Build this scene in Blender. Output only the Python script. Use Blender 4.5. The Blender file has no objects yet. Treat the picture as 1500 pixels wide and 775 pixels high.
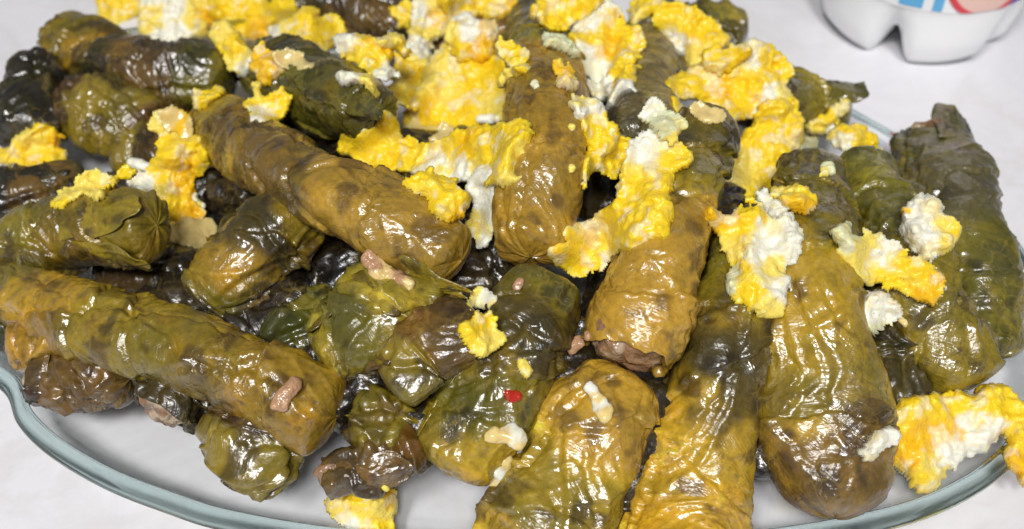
import bpy, bmesh, math, random
import numpy as np
from mathutils import Vector
from mathutils.bvhtree import BVHTree

# ------------------------------------------------------------------ camera, light, exposure
scene = bpy.context.scene
C = scene.collection
PITCH = math.radians(45.0)
FPX = 1608.0                       # focal length in photograph pixels (1500 wide)
DIST = 0.30
TGT = np.array([0.0, 0.0, 0.040])
FWD = np.array([0.0, math.cos(PITCH), -math.sin(PITCH)])
UPV = np.array([0.0, math.sin(PITCH), math.cos(PITCH)])
RGT = np.array([1.0, 0.0, 0.0])
CAM = TGT - FWD * DIST
cd = bpy.data.cameras.new('camera')
cam = bpy.data.objects.new('camera', cd); C.objects.link(cam)
cam.location = CAM; cam.rotation_euler = (math.pi / 2 - PITCH, 0, 0)
cd.sensor_width = 36.0; cd.lens = FPX / 1500 * 36.0
cd.clip_start = 0.01; cd.clip_end = 20
cd.dof.use_dof = True; cd.dof.focus_distance = 0.275; cd.dof.aperture_fstop = 13.0
scene.camera = cam

w = bpy.data.worlds.new('World'); scene.world = w; w.use_nodes = True
bg = w.node_tree.nodes['Background']
bg.inputs[0].default_value = (0.88, 0.93, 1.0, 1); bg.inputs[1].default_value = 0.14

def lamp(loc, size, power, col):
    ld = bpy.data.lights.new('ceiling_lamp', 'AREA'); ld.shape = 'DISK'; ld.size = size
    ld.energy = power; ld.color = col
    o = bpy.data.objects.new('ceiling_lamp', ld); C.objects.link(o)
    o.location = loc
    o.rotation_euler = (Vector((0, 0, 0.03)) - Vector(loc)).to_track_quat('-Z', 'Y').to_euler()
lamp((-0.50, -1.18, 1.82), 0.38, 28.5, (1.0, 0.975, 0.96))
lamp((0.06, -1.26, 1.82), 0.38, 28.5, (1.0, 0.975, 0.96))

scene.view_settings.view_transform = 'Standard'
scene.view_settings.look = 'None'
scene.view_settings.gamma = 1.0
scene.view_settings.exposure = 0.0
scene.render.engine = 'CYCLES'
scene.cycles.use_denoising = True
scene.cycles.blur_glossy = 0.6
scene.cycles.max_bounces = 10
scene.cycles.transparent_max_bounces = 16
scene.cycles.sample_clamp_indirect = 6

# ------------------------------------------------------------------ helpers
def ray(px, py):
    d = FWD + RGT * ((px - 750.0) / FPX) + UPV * ((387.5 - py) / FPX)
    return d                       # depth = parameter along d
def at(px, py, z):
    d = ray(px, py); t = (z - CAM[2]) / d[2]
    return CAM + d * t
PC = np.array([0.002, 0.016]); PA, PB = 0.140, 0.090
def dome(x, y):
    r2 = ((x - PC[0]) / PA) ** 2 + ((y - PC[1]) / PB) ** 2
    return 0.027 + 0.036 * max(0.0, 1 - r2)
def on_heap(px, py, lift=0.0):
    d = ray(px, py); t = 0.12
    while t < 0.7:
        p = CAM + d * t
        if p[2] <= dome(p[0], p[1]) + lift: return t, p
        t += 0.0005
    return t, p

def hash3(ix, iy, iz, seed):
    h = (ix.astype(np.uint32) * np.uint32(374761393) + iy.astype(np.uint32) * np.uint32(668265263)
         + iz.astype(np.uint32) * np.uint32(2147483647) + np.uint32((seed * 1274126177) & 0xffffffff))
    h = (h ^ (h >> np.uint32(13))) * np.uint32(1274126177)
    h = (h ^ (h >> np.uint32(16))) * np.uint32(2246822519)
    h = h ^ (h >> np.uint32(15))
    return h.astype(np.float64) / 4294967295.0 * 2 - 1
def noise(p, seed=0):              # value noise, about -1..1
    i = np.floor(p).astype(np.int64); f = p - i
    f = f * f * f * (f * (f * 6 - 15) + 10)
    x0, y0, z0 = i[:, 0], i[:, 1], i[:, 2]
    r = 0
    for dx in (0, 1):
        wx = f[:, 0] if dx else 1 - f[:, 0]
        for dy in (0, 1):
            wy = f[:, 1] if dy else 1 - f[:, 1]
            for dz in (0, 1):
                wz = f[:, 2] if dz else 1 - f[:, 2]
                r = r + wx * wy * wz * hash3(x0 + dx, y0 + dy, z0 + dz, seed)
    return r
def fbm(p, seed=0, n=3):
    r = 0; a = 1.0
    for k in range(n):
        r = r + a * noise(p * (2.03 ** k) + 17.3 * k, seed + k); a *= 0.5
    return r
def sstep(a, b, x):
    t = np.clip((x - a) / (b - a), 0, 1); return t * t * (3 - 2 * t)
def mixc(a, b, t):
    return a * (1 - t)[:, None] + b * t[:, None]

def mesh_obj(name, verts, faces, mat, parent=None, col=None, smooth=True, unroll=None):
    me = bpy.data.meshes.new(name)
    me.from_pydata([tuple(v) for v in verts], [], faces)
    if col is not None:
        ca = me.color_attributes.new('col', 'FLOAT_COLOR', 'POINT')
        c4 = np.ones((len(verts), 4), np.float32); c4[:, :3] = col
        ca.data.foreach_set('color', c4.ravel())
    if unroll is not None:
        ua = me.attributes.new('unroll', 'FLOAT_VECTOR', 'POINT'); u3 = np.zeros((len(verts), 3), np.float32); u3[:len(unroll)] = unroll
        ua.data.foreach_set('vector', u3.ravel())
    if smooth: me.polygons.foreach_set('use_smooth', np.ones(len(me.polygons), bool))
    me.materials.append(mat); me.update()
    o = bpy.data.objects.new(name, me); C.objects.link(o)
    if parent: o.parent = parent
    return o
def empty(name, loc):
    o = bpy.data.objects.new(name, None); C.objects.link(o); o.location = tuple(loc)
    o.empty_display_size = 0.01
    return o
def tag(o, label, cat, group=None, kind=None):
    o['label'] = label
    if cat: o['category'] = cat
    if group: o['group'] = group
    if kind: o['kind'] = kind
    return o
def grid_faces(nu, nv, wrap=False):
    f = []
    for i in range(nu - 1):
        for j in range(nv if wrap else nv - 1):
            a = i * nv + j; b = i * nv + (j + 1) % nv
            f.append((a, b, b + nv, a + nv))
    return f

# ------------------------------------------------------------------ materials
def new_mat(name):
    m = bpy.data.materials.new(name); m.use_nodes = True
    nt = m.node_tree; nt.nodes.clear()
    out = nt.nodes.new('ShaderNodeOutputMaterial')
    return m, nt, out
def N(nt, t, **kw):
    n = nt.nodes.new(t)
    for k, v in kw.items():
        if k.startswith('i_'): n.inputs[k[2:].replace('_', ' ')].default_value = v
        else: setattr(n, k, v)
    return n
def noise_node(nt, scale, detail=3, rough=0.55):
    tc = nt.nodes.get('TC') or N(nt, 'ShaderNodeTexCoord'); tc.name = 'TC'
    n = N(nt, 'ShaderNodeTexNoise'); n.inputs['Scale'].default_value = scale
    n.inputs['Detail'].default_value = detail; n.inputs['Roughness'].default_value = rough
    nt.links.new(tc.outputs['Object'], n.inputs['Vector']); return n
def ramp(nt, src, a, b, c0=0.0, c1=1.0):
    r = N(nt, 'ShaderNodeMapRange'); r.inputs[1].default_value = a; r.inputs[2].default_value = b
    r.inputs[3].default_value = c0; r.inputs[4].default_value = c1
    nt.links.new(src, r.inputs[0]); return r.outputs[0]

def food_mat(name, fine, colvar, rough, bumps, sss=0.0, sssr=(0.003, 0.0015, 0.0006), coat=0.0, spec=0.5, coat_rough=0.1):
    m, nt, out = new_mat(name)
    b = N(nt, 'ShaderNodeBsdfPrincipled'); nt.links.new(b.outputs[0], out.inputs[0])
    at_ = N(nt, 'ShaderNodeAttribute', attribute_name='col')
    n1 = noise_node(nt, fine, 4, 0.6)
    v = ramp(nt, n1.outputs['Fac'], 0.25, 0.75, 1 - colvar, 1 + colvar)
    mul = N(nt, 'ShaderNodeVectorMath', operation='SCALE')
    nt.links.new(at_.outputs['Color'], mul.inputs[0]); nt.links.new(v, mul.inputs['Scale'])
    nt.links.new(mul.outputs[0], b.inputs['Base Color'])
    n2 = noise_node(nt, fine * 0.35, 3)
    nt.links.new(ramp(nt, n2.outputs['Fac'], 0.3, 0.7, rough[0], rough[1]), b.inputs['Roughness'])
    b.inputs['Specular IOR Level'].default_value = spec
    prev = None
    for sc, dist in bumps:
        nn = noise_node(nt, sc, 2, 0.5)
        bp = N(nt, 'ShaderNodeBump'); bp.inputs['Strength'].default_value = 1.0
        bp.inputs['Distance'].default_value = dist
        nt.links.new(nn.outputs['Fac'], bp.inputs['Height'])
        if prev: nt.links.new(prev.outputs[0], bp.inputs['Normal'])
        prev = bp
    if prev:
        nt.links.new(prev.outputs[0], b.inputs['Normal'])
        nt.links.new(prev.outputs[0], b.inputs['Coat Normal'])
    b.inputs['Coat Weight'].default_value = coat; b.inputs['Coat Roughness'].default_value = coat_rough
    if sss:
        b.inputs['Subsurface Weight'].default_value = sss
        b.inputs['Subsurface Radius'].default_value = sssr
        b.inputs['Subsurface Scale'].default_value = 1.0
    return m
M_LEAF = food_mat('oily_vine_leaf', 700, 0.25, (0.30, 0.45), [(150, 0.0007), (430, 0.00036)], coat=1.0, coat_rough=0.16, spec=0.30)
def leaf_creases(m):
    nt = m.node_tree; b = [n for n in nt.nodes if n.type == 'BSDF_PRINCIPLED'][0]
    src = b.inputs['Normal'].links[0].from_socket
    uv = N(nt, 'ShaderNodeAttribute', attribute_name='unroll')
    prev = src
    for rot, sc, dist in ((0.7, (110, 620, 1), 0.00040), (-0.6, (140, 800, 1), 0.00028), (1.5, (90, 500, 1), 0.0003)):
        rt = N(nt, 'ShaderNodeVectorRotate', rotation_type='Z_AXIS'); rt.inputs['Angle'].default_value = rot
        nt.links.new(uv.outputs['Vector'], rt.inputs['Vector'])
        ml = N(nt, 'ShaderNodeVectorMath', operation='MULTIPLY'); ml.inputs[1].default_value = sc
        nt.links.new(rt.outputs[0], ml.inputs[0])
        nn = N(nt, 'ShaderNodeTexNoise'); nn.inputs['Scale'].default_value = 1.0; nn.inputs['Detail'].default_value = 2
        nn.inputs['Distortion'].default_value = 0.6
        nt.links.new(ml.outputs[0], nn.inputs['Vector'])
        sb = N(nt, 'ShaderNodeMath', operation='SUBTRACT'); sb.inputs[1].default_value = 0.5; nt.links.new(nn.outputs['Fac'], sb.inputs[0])
        ab = N(nt, 'ShaderNodeMath', operation='ABSOLUTE'); nt.links.new(sb.outputs[0], ab.inputs[0])
        hh = ramp(nt, ab.outputs[0], 0.0, 0.10, 1.0, 0.0)
        # creases come in patches
        pn = noise_node(nt, 85 + 30 * rot, 1); pk = ramp(nt, pn.outputs['Fac'], 0.45, 0.62)
        mu = N(nt, 'ShaderNodeMath', operation='MULTIPLY'); nt.links.new(hh, mu.inputs[0]); nt.links.new(pk, mu.inputs[1])
        bp = N(nt, 'ShaderNodeBump'); bp.inputs['Strength'].default_value = 0.22; bp.inputs['Distance'].default_value = dist
        nt.links.new(mu.outputs[0], bp.inputs['Height']); nt.links.new(prev, bp.inputs['Normal']); prev = bp.outputs[0]
    nt.links.new(prev, b.inputs['Normal']); nt.links.new(prev, b.inputs['Coat Normal'])
leaf_creases(M_LEAF)
[n for n in M_LEAF.node_tree.nodes if n.type == 'BSDF_PRINCIPLED'][0].inputs['Coat IOR'].default_value = 1.8
def patchy_oil(m):
    nt = m.node_tree; b = [n for n in nt.nodes if n.type == 'BSDF_PRINCIPLED'][0]
    n = noise_node(nt, 95, 3, 0.6)
    nt.links.new(ramp(nt, n.outputs['Fac'], 0.40, 0.60, 0.35, 1.0), b.inputs['Coat Weight'])
    n = noise_node(nt, 130, 2, 0.5)
    nt.links.new(ramp(nt, n.outputs['Fac'], 0.35, 0.65, 0.17, 0.36), b.inputs['Coat Roughness'])
patchy_oil(M_LEAF)
def leaf_mottle(m):
    nt = m.node_tree; b = [n for n in nt.nodes if n.type == 'BSDF_PRINCIPLED'][0]
    src = b.inputs['Base Color'].links[0].from_socket
    uv = N(nt, 'ShaderNodeAttribute', attribute_name='unroll')
    wn = noise_node(nt, 300, 2); ad = N(nt, 'ShaderNodeVectorMath', operation='MULTIPLY_ADD')
    ad.inputs[1].default_value = (0.003, 0.003, 0.003)
    nt.links.new(wn.outputs['Color'], ad.inputs[0]); nt.links.new(uv.outputs['Vector'], ad.inputs[2])
    vo = N(nt, 'ShaderNodeTexVoronoi', feature='DISTANCE_TO_EDGE'); vo.inputs['Scale'].default_value = 210
    nt.links.new(ad.outputs[0], vo.inputs['Vector'])
    ve = ramp(nt, vo.outputs['Distance'], 0.0, 0.07, 0.30, 0.0)
    mx = N(nt, 'ShaderNodeMix', data_type='RGBA', blend_type='MIX'); mx.inputs[7].default_value = (0.36, 0.25, 0.04, 1)
    pn = noise_node(nt, 70, 1); pk = ramp(nt, pn.outputs['Fac'], 0.45, 0.6)
    mu = N(nt, 'ShaderNodeMath', operation='MULTIPLY'); nt.links.new(ve, mu.inputs[0]); nt.links.new(pk, mu.inputs[1])
    nt.links.new(mu.outputs[0], mx.inputs[0]); nt.links.new(src, mx.inputs[6])
    dn = noise_node(nt, 420, 4, 0.7); dk = ramp(nt, dn.outputs['Fac'], 0.52, 0.68, 0.0, 0.62)
    pn2 = noise_node(nt, 60, 2); pk2 = ramp(nt, pn2.outputs['Fac'], 0.42, 0.62)
    mu2 = N(nt, 'ShaderNodeMath', operation='MULTIPLY'); nt.links.new(dk, mu2.inputs[0]); nt.links.new(pk2, mu2.inputs[1])
    m2 = N(nt, 'ShaderNodeMix', data_type='RGBA'); m2.inputs[7].default_value = (0.035, 0.020, 0.006, 1)
    nt.links.new(mu2.outputs[0], m2.inputs[0]); nt.links.new(mx.outputs[2], m2.inputs[6])
    nt.links.new(m2.outputs[2], b.inputs['Base Color'])
leaf_mottle(M_LEAF)
M_FILL = food_mat('rice_meat_filling', 500, 0.25, (0.25, 0.45), [(420, 0.0012)], sss=0.15, coat=0.3)
M_EGG = food_mat('scrambled_egg', 700, 0.07, (0.3, 0.5), [(520, 0.0006), (1300, 0.00018)], sss=0.38, coat=0.3, coat_rough=0.18, spec=0.35)
M_ONION = food_mat('soft_onion', 300, 0.10, (0.15, 0.3), [(260, 0.0006)], sss=0.5, sssr=(0.004, 0.003, 0.0015), coat=0.5)

# ------------------------------------------------------------------ marble table (structure)
def marble():
    m, nt, out = new_mat('white_marble')
    b = N(nt, 'ShaderNodeBsdfPrincipled'); nt.links.new(b.outputs[0], out.inputs[0])
    n1 = noise_node(nt, 7, 6, 0.6); n1.inputs['Distortion'].default_value = 1.2
    n2 = noise_node(nt, 22, 5, 0.65); n2.inputs['Distortion'].default_value = 2.0
    n3 = noise_node(nt, 5, 3, 0.5)
    def vein(src, wd):
        s = N(nt, 'ShaderNodeMath', operation='SUBTRACT'); s.inputs[1].default_value = 0.5
        nt.links.new(src, s.inputs[0])
        a = N(nt, 'ShaderNodeMath', operation='ABSOLUTE'); nt.links.new(s.outputs[0], a.inputs[0])
        return ramp(nt, a.outputs[0], 0.0, wd, 1.0, 0.0)
    v1, v2 = vein(n1.outputs['Fac'], 0.05), vein(n2.outputs['Fac'], 0.06)
    def mix(fac, a, c2, k):
        mx = N(nt, 'ShaderNodeMix', data_type='RGBA')
        mu = N(nt, 'ShaderNodeMath', operation='MULTIPLY'); mu.inputs[1].default_value = k
        nt.links.new(fac, mu.inputs[0]); nt.links.new(mu.outputs[0], mx.inputs[0])
        if isinstance(a, tuple): mx.inputs[6].default_value = a
        else: nt.links.new(a, mx.inputs[6])
        mx.inputs[7].default_value = c2
        return mx.outputs[2]
    c = mix(ramp(nt, n3.outputs['Fac'], 0.35, 0.7), (0.77, 0.765, 0.795, 1), (0.745, 0.742, 0.77, 1), 1.0)
    c = mix(v1, c, (0.60, 0.57, 0.55, 1), 0.30)
    c = mix(v2, c, (0.66, 0.65, 0.68, 1), 0.22)
    nt.links.new(c, b.inputs['Base Color'])
    b.inputs['Roughness'].default_value = 0.28
    b.inputs['Specular IOR Level'].default_value = 0.4
    return m
tv = [(-0.9, -0.6, 0), (0.9, -0.6, 0), (0.9, 0.9, 0), (-0.9, 0.9, 0)]
bm = bmesh.new()
bmesh.ops.create_cube(bm, size=1.0)
for v in bm.verts: v.co = Vector((v.co.x * 1.8, v.co.y * 1.3 + 0.15, v.co.z * 0.03 - 0.015))
bmesh.ops.bevel(bm, geom=[e for e in bm.edges], offset=0.004, segments=2, affect='EDGES')
me = bpy.data.meshes.new('marble_table'); bm.to_mesh(me); bm.free(); me.materials.append(marble())
tb = bpy.data.objects.new('marble_table', me); C.objects.link(tb)
tag(tb, 'white marble table top with faint grey and beige veins', 'table', kind='structure')

# ------------------------------------------------------------------ glass plate
def clear_glass(name, tint, refl=1.0):
    m, nt, out = new_mat(name)
    tr = N(nt, 'ShaderNodeBsdfTransparent'); tr.inputs[0].default_value = (*tint, 1)
    gl = N(nt, 'ShaderNodeBsdfGlossy'); gl.inputs['Roughness'].default_value = 0.06
    gl.inputs[0].default_value = (1, 1, 1, 1)
    lw = N(nt, 'ShaderNodeLayerWeight'); lw.inputs[0].default_value = 0.5
    pw = N(nt, 'ShaderNodeMath', operation='POWER'); pw.inputs[1].default_value = 4.0
    nt.links.new(lw.outputs['Facing'], pw.inputs[0])
    mu = N(nt, 'ShaderNodeMath', operation='MULTIPLY_ADD'); mu.inputs[1].default_value = refl; mu.inputs[2].default_value = 0.03
    nt.links.new(pw.outputs[0], mu.inputs[0])
    mx = N(nt, 'ShaderNodeMixShader')
    nt.links.new(mu.outputs[0], mx.inputs[0]); nt.links.new(tr.outputs[0], mx.inputs[1]); nt.links.new(gl.outputs[0], mx.inputs[2])
    nt.links.new(mx.outputs[0], out.inputs[0])
    return m
def solid_glass(name, tint):
    m, nt, out = new_mat(name)
    b = N(nt, 'ShaderNodeBsdfPrincipled'); nt.links.new(b.outputs[0], out.inputs[0])
    b.inputs['Base Color'].default_value = (*tint, 1)
    b.inputs['Transmission Weight'].default_value = 1.0
    b.inputs['IOR'].default_value = 1.5; b.inputs['Roughness'].default_value = 0.03
    return m
RIM_Z = 0.0155
rim_px = [(-75, 500), (-35, 545), (8, 578), (26, 622), (70, 666), (150, 714), (240, 750), (330, 778), (500, 806), (750, 822),
          (1000, 818), (1180, 800), (1330, 768), (1420, 730), (1475, 690), (1515, 640), (1540, 570), (1545, 490), (1533, 425),
          (1503, 370), (1466, 325), (1400, 258), (1322, 202), (1245, 158), (1205, 122), (1150, 92), (1060, 60), (900, 32),
          (750, 22), (550, 22), (350, 30), (200, 42), (100, 62), (45, 88), (12, 130), (-8, 185), (-45, 280), (-78, 370), (-90, 440)]
rp = np.array([at(x, y, RIM_Z)[:2] for x, y in rim_px])
def closed_spline(P, n):
    m = len(P); out = []
    for k in range(n):
        t = k / n * m; i = int(t); f = t - i
        p0, p1, p2, p3 = P[(i - 1) % m], P[i % m], P[(i + 1) % m], P[(i + 2) % m]
        out.append(0.5 * (2 * p1 + (p2 - p0) * f + (2 * p0 - 5 * p1 + 4 * p2 - p3) * f * f + (3 * p1 - p0 - 3 * p2 + p3) * f ** 3))
    return np.array(out)
NO = 220
OUT = closed_spline(rp, NO)
PCEN = np.array([0.002, 0.012])
plate = empty('glass_plate', (PCEN[0], PCEN[1], 0.0))
tag(plate, 'clear oval glass plate with wavy greenish rim under the stuffed rolls', 'plate')
prof_top = [(0.0, .0045), (0.3, .0045), (0.68, .0045), (0.74, .0050), (0.80, .0063), (0.86, .0085), (0.92, .0118), (0.965, .0148)]
prof_bot = [(0.965, .0126), (0.92, .0094), (0.86, .0062), (0.80, .0038), (0.76, .0022), (0.735, .0006), (0.715, .0006), (0.695, .0018), (0.3, .0018), (0.0, .0018)]
M_GLASS = clear_glass('clear_dish_glass', (0.985, 0.99, 0.99), 0.4)
M_RIM = solid_glass('green_edge_glass', (0.60, 0.73, 0.72))
# round off the outline towards the centre so the waves fade in the well
def ring(k):
    a = np.arange(NO) / NO * 2 * math.pi
    th = np.arctan2(OUT[:, 1] - PCEN[1], OUT[:, 0] - PCEN[0])
    ell = PCEN + np.stack([0.155 * np.cos(th), 0.097 * np.sin(th)], 1)
    wgt = sstep(0.5, 1.0, np.array([k]))[0]
    return PCEN + (OUT * wgt + ell * (1 - wgt) - PCEN) * k
V = []
for k, z in prof_top + prof_bot:
    r = ring(max(k, 0.001)); V += [(x - PCEN[0], y - PCEN[1], z) for x, y in r]
mesh_obj('dish', V, grid_faces(len(prof_top) + len(prof_bot), NO, True), M_GLASS, plate)
# bead of thick glass round the edge
V = []
nrm = np.roll(OUT, -1, 0) - np.roll(OUT, 1, 0); nrm = np.stack([nrm[:, 1], -nrm[:, 0]], 1)
nrm /= np.linalg.norm(nrm, axis=1)[:, None]
if np.sum(nrm * (OUT - PCEN)) < 0: nrm = -nrm
nb = 20
for j in range(nb):
    a = 2 * math.pi * j / nb
    eu, ev = 0.0027 * math.cos(a), 0.0012 * math.sin(a)
    off = -0.0024 + eu * math.cos(0.5) + ev * math.sin(0.5)
    z = RIM_Z + 0.0008 - eu * math.sin(0.5) + ev * math.cos(0.5)
    q = OUT + nrm * off
    V += [(x - PCEN[0], y - PCEN[1], z) for x, y in q]
F = []
for j in range(nb):
    for i in range(NO):
        F.append((j * NO + i, j * NO + (i + 1) % NO, ((j + 1) % nb) * NO + (i + 1) % NO, ((j + 1) % nb) * NO + i))
mesh_obj('rim', V, F, M_RIM, plate)

# ------------------------------------------------------------------ white bottle
def plain(name, colr, rough=0.4, sss=0.0, spec=0.5):
    m, nt, out = new_mat(name)
    b = N(nt, 'ShaderNodeBsdfPrincipled'); nt.links.new(b.outputs[0], out.inputs[0])
    nn = noise_node(nt, 60, 2)
    mx = N(nt, 'ShaderNodeMix', data_type='RGBA')
    mx.inputs[6].default_value = (*[c * 0.96 for c in colr], 1); mx.inputs[7].default_value = (*[min(1, c * 1.04) for c in colr], 1)
    nt.links.new(nn.outputs['Fac'], mx.inputs[0]); nt.links.new(mx.outputs[2], b.inputs['Base Color'])
    b.inputs['Roughness'].default_value = rough; b.inputs['Specular IOR Level'].default_value = spec
    if sss:
        b.inputs['Subsurface Weight'].default_value = sss; b.inputs['Subsurface Radius'].default_value = (0.014, 0.014, 0.014)
        b.inputs['Subsurface Scale'].default_value = 1.0
    return m
BX, BY, BR = 0.1655, 0.184, 0.041
bottle = empty('milk_bottle', (BX, BY, 0))
tag(bottle, 'white plastic bottle with five-footed base and printed label on the marble', 'bottle')
foot = [(0, .008), (.010, .0065), (.020, .003), (.026, .0004), (.0305, 0.0), (.0330, .0018), (.0375, .007), (.0395, .015), (.0406, .024), (.041, .031)]
vall = [(0, .008), (.009, .0085), (.017, .0095), (.0235, .0115), (.0285, .0140), (.0325, .0170), (.0338, .0205), (.0383, .0245), (.0402, .0285), (.041, .033)]
nt_ = 160
V = []
th0 = math.radians(-90 + 6)
for i in range(len(foot)):
    for j in range(nt_):
        t = 2 * math.pi * j / nt_
        c = abs(math.cos(2.5 * (t - th0)))
        wv = min(1.0, max(0.0, (c - 0.02) / 0.62)); wv = wv * wv * (3 - 2 * wv)
        r = foot[i][0] * wv + vall[i][0] * (1 - wv); z = foot[i][1] * wv + vall[i][1] * (1 - wv)
        V.append((r * math.cos(t), r * math.sin(t), z))
nrows = len(foot)
for r, z in [(.041, .04), (.041, .10), (.041, .15), (.0405, .157), (.038, .168), (.030, .186), (.021, .200), (.0165, .208), (.0155, .214), (.0155, .220), (.018, .221), (.018, .223), (.0135, .224), (.0135, .236), (.0, .236)]:
    for j in range(nt_):
        t = 2 * math.pi * j / nt_; V.append((r * math.cos(t), r * math.sin(t), z))
    nrows += 1
mesh_obj('body', V, grid_faces(nrows, nt_, True), plain('white_plastic', (0.94, 0.955, 0.96), 0.25, 0.6), bottle)
def shell(name, a0, a1, z0, z1, r, mat, parent, disc=None):
    V = []; na = 40; nz = 16; F = []
    if disc:
        ca, cz, rad, rin = disc; V = []; n = 48
        for k in range(2):
            rr = (rin, rad)[k]
            for j in range(n):
                a = 2 * math.pi * j / n; A = ca + rr * math.cos(a) / r; z = max(cz + rr * math.sin(a), z0)
                V.append((r * math.cos(A), r * math.sin(A), z))
        return mesh_obj(name, V, grid_faces(2, n, True), mat, parent)
    for i in range(nz):
        z = z0 + (z1 - z0) * i / (nz - 1)
        for j in range(na):
            A = a0 + (a1 - a0) * j / (na - 1); V.append((r * math.cos(A), r * math.sin(A), z))
    return mesh_obj(name, V, grid_faces(nz, na), mat, parent)
D = math.radians
lab = shell('label', 0, 2 * math.pi, .0292, .14, BR + .0003, plain('white_label', (0.84, 0.84, 0.86), 0.35), bottle)
shell('blue_print', D(-90 + 28), D(-90 + 80), .0297, .075, BR + .0006, plain('violet_blue_ink', (0.045, 0.03, 0.33), 0.35), lab)
shell('red_print', 0, 0, .0297, 0, BR + .0009, plain('red_ink', (0.70, 0.05, 0.07), 0.35), lab, disc=(D(-90 + 15), .0450, .0182, .0160))
shell('pink_print', 0, 0, .0297, 0, BR + .0007, plain('skin_pink_ink', (0.78, 0.52, 0.45), 0.35), lab, disc=(D(-90 + 15), .0450, .0163, .0001))
shell('cyan_print', D(-90 - 30), D(-90 - 18), .0305, .0385, BR + .0006, plain('sky_blue_ink', (0.12, 0.42, 0.72), 0.35), lab)
shell('cyan_print', D(-90 - 13), D(-90 - 8), .0300, .042, BR + .0006, bpy.data.materials['sky_blue_ink'], lab)
cp = []
for r, z in [(.0152, .223), (.0156, .224), (.0156, .238), (.0148, .2395), (.0, .2395)]:
    for j in range(96):
        t = 2 * math.pi * j / 96; rr = r + (0.0004 if (j % 4 < 2 and .2235 < z < .2385) else 0)
        cp.append((rr * math.cos(t), rr * math.sin(t), z))
mesh_obj('cap', cp, grid_faces(5, 96, True), plain('blue_cap_plastic', (0.05, 0.07, 0.40), 0.35), bottle)

# ------------------------------------------------------------------ stuffed leaf rolls
TINT = {  # base, second, blotch
    'olive':  ((0.250, 0.180, 0.011), (0.155, 0.122, 0.011), (0.042, 0.027, 0.006)),
    'gold':   ((0.410, 0.255, 0.014), (0.280, 0.188, 0.012), (0.075, 0.042, 0.008)),
    'green':  ((0.140, 0.118, 0.010), (0.076, 0.070, 0.008), (0.022, 0.020, 0.005)),
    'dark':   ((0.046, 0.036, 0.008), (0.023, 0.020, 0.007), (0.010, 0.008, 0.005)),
    'brown':  ((0.135, 0.074, 0.015), (0.070, 0.040, 0.010), (0.026, 0.013, 0.006)),
    'tan':    ((0.430, 0.240, 0.024), (0.310, 0.180, 0.018), (0.100, 0.052, 0.010)),
    'black':  ((0.022, 0.015, 0.005), (0.012, 0.009, 0.004), (0.007, 0.005, 0.003)),  # painted shade: near-black stand-in for unlit leaves deep in the gaps
    'grey':   ((0.150, 0.124, 0.034), (0.105, 0.088, 0.036), (0.048, 0.036, 0.018)),
}
ROLLV = []; ROLLF = []; ROLLINFO = []     # for resting eggs and crumbs on the pile
def curve_pts(P, n):
    P = np.array(P, float); m = len(P)
    out = []
    for k in range(n):
        t = k / (n - 1) * (m - 1); i = min(int(t), m - 2); f = t - i
        p1, p2 = P[i], P[i + 1]
        p0 = P[i - 1] if i > 0 else 2 * p1 - p2
        p3 = P[i + 2] if i + 2 < m else 2 * p2 - p1
        out.append(0.5 * (2 * p1 + (p2 - p0) * f + (2 * p0 - 5 * p1 + 4 * p2 - p3) * f * f + (3 * p1 - p0 - 3 * p2 + p3) * f ** 3))
    return np.array(out)

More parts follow.
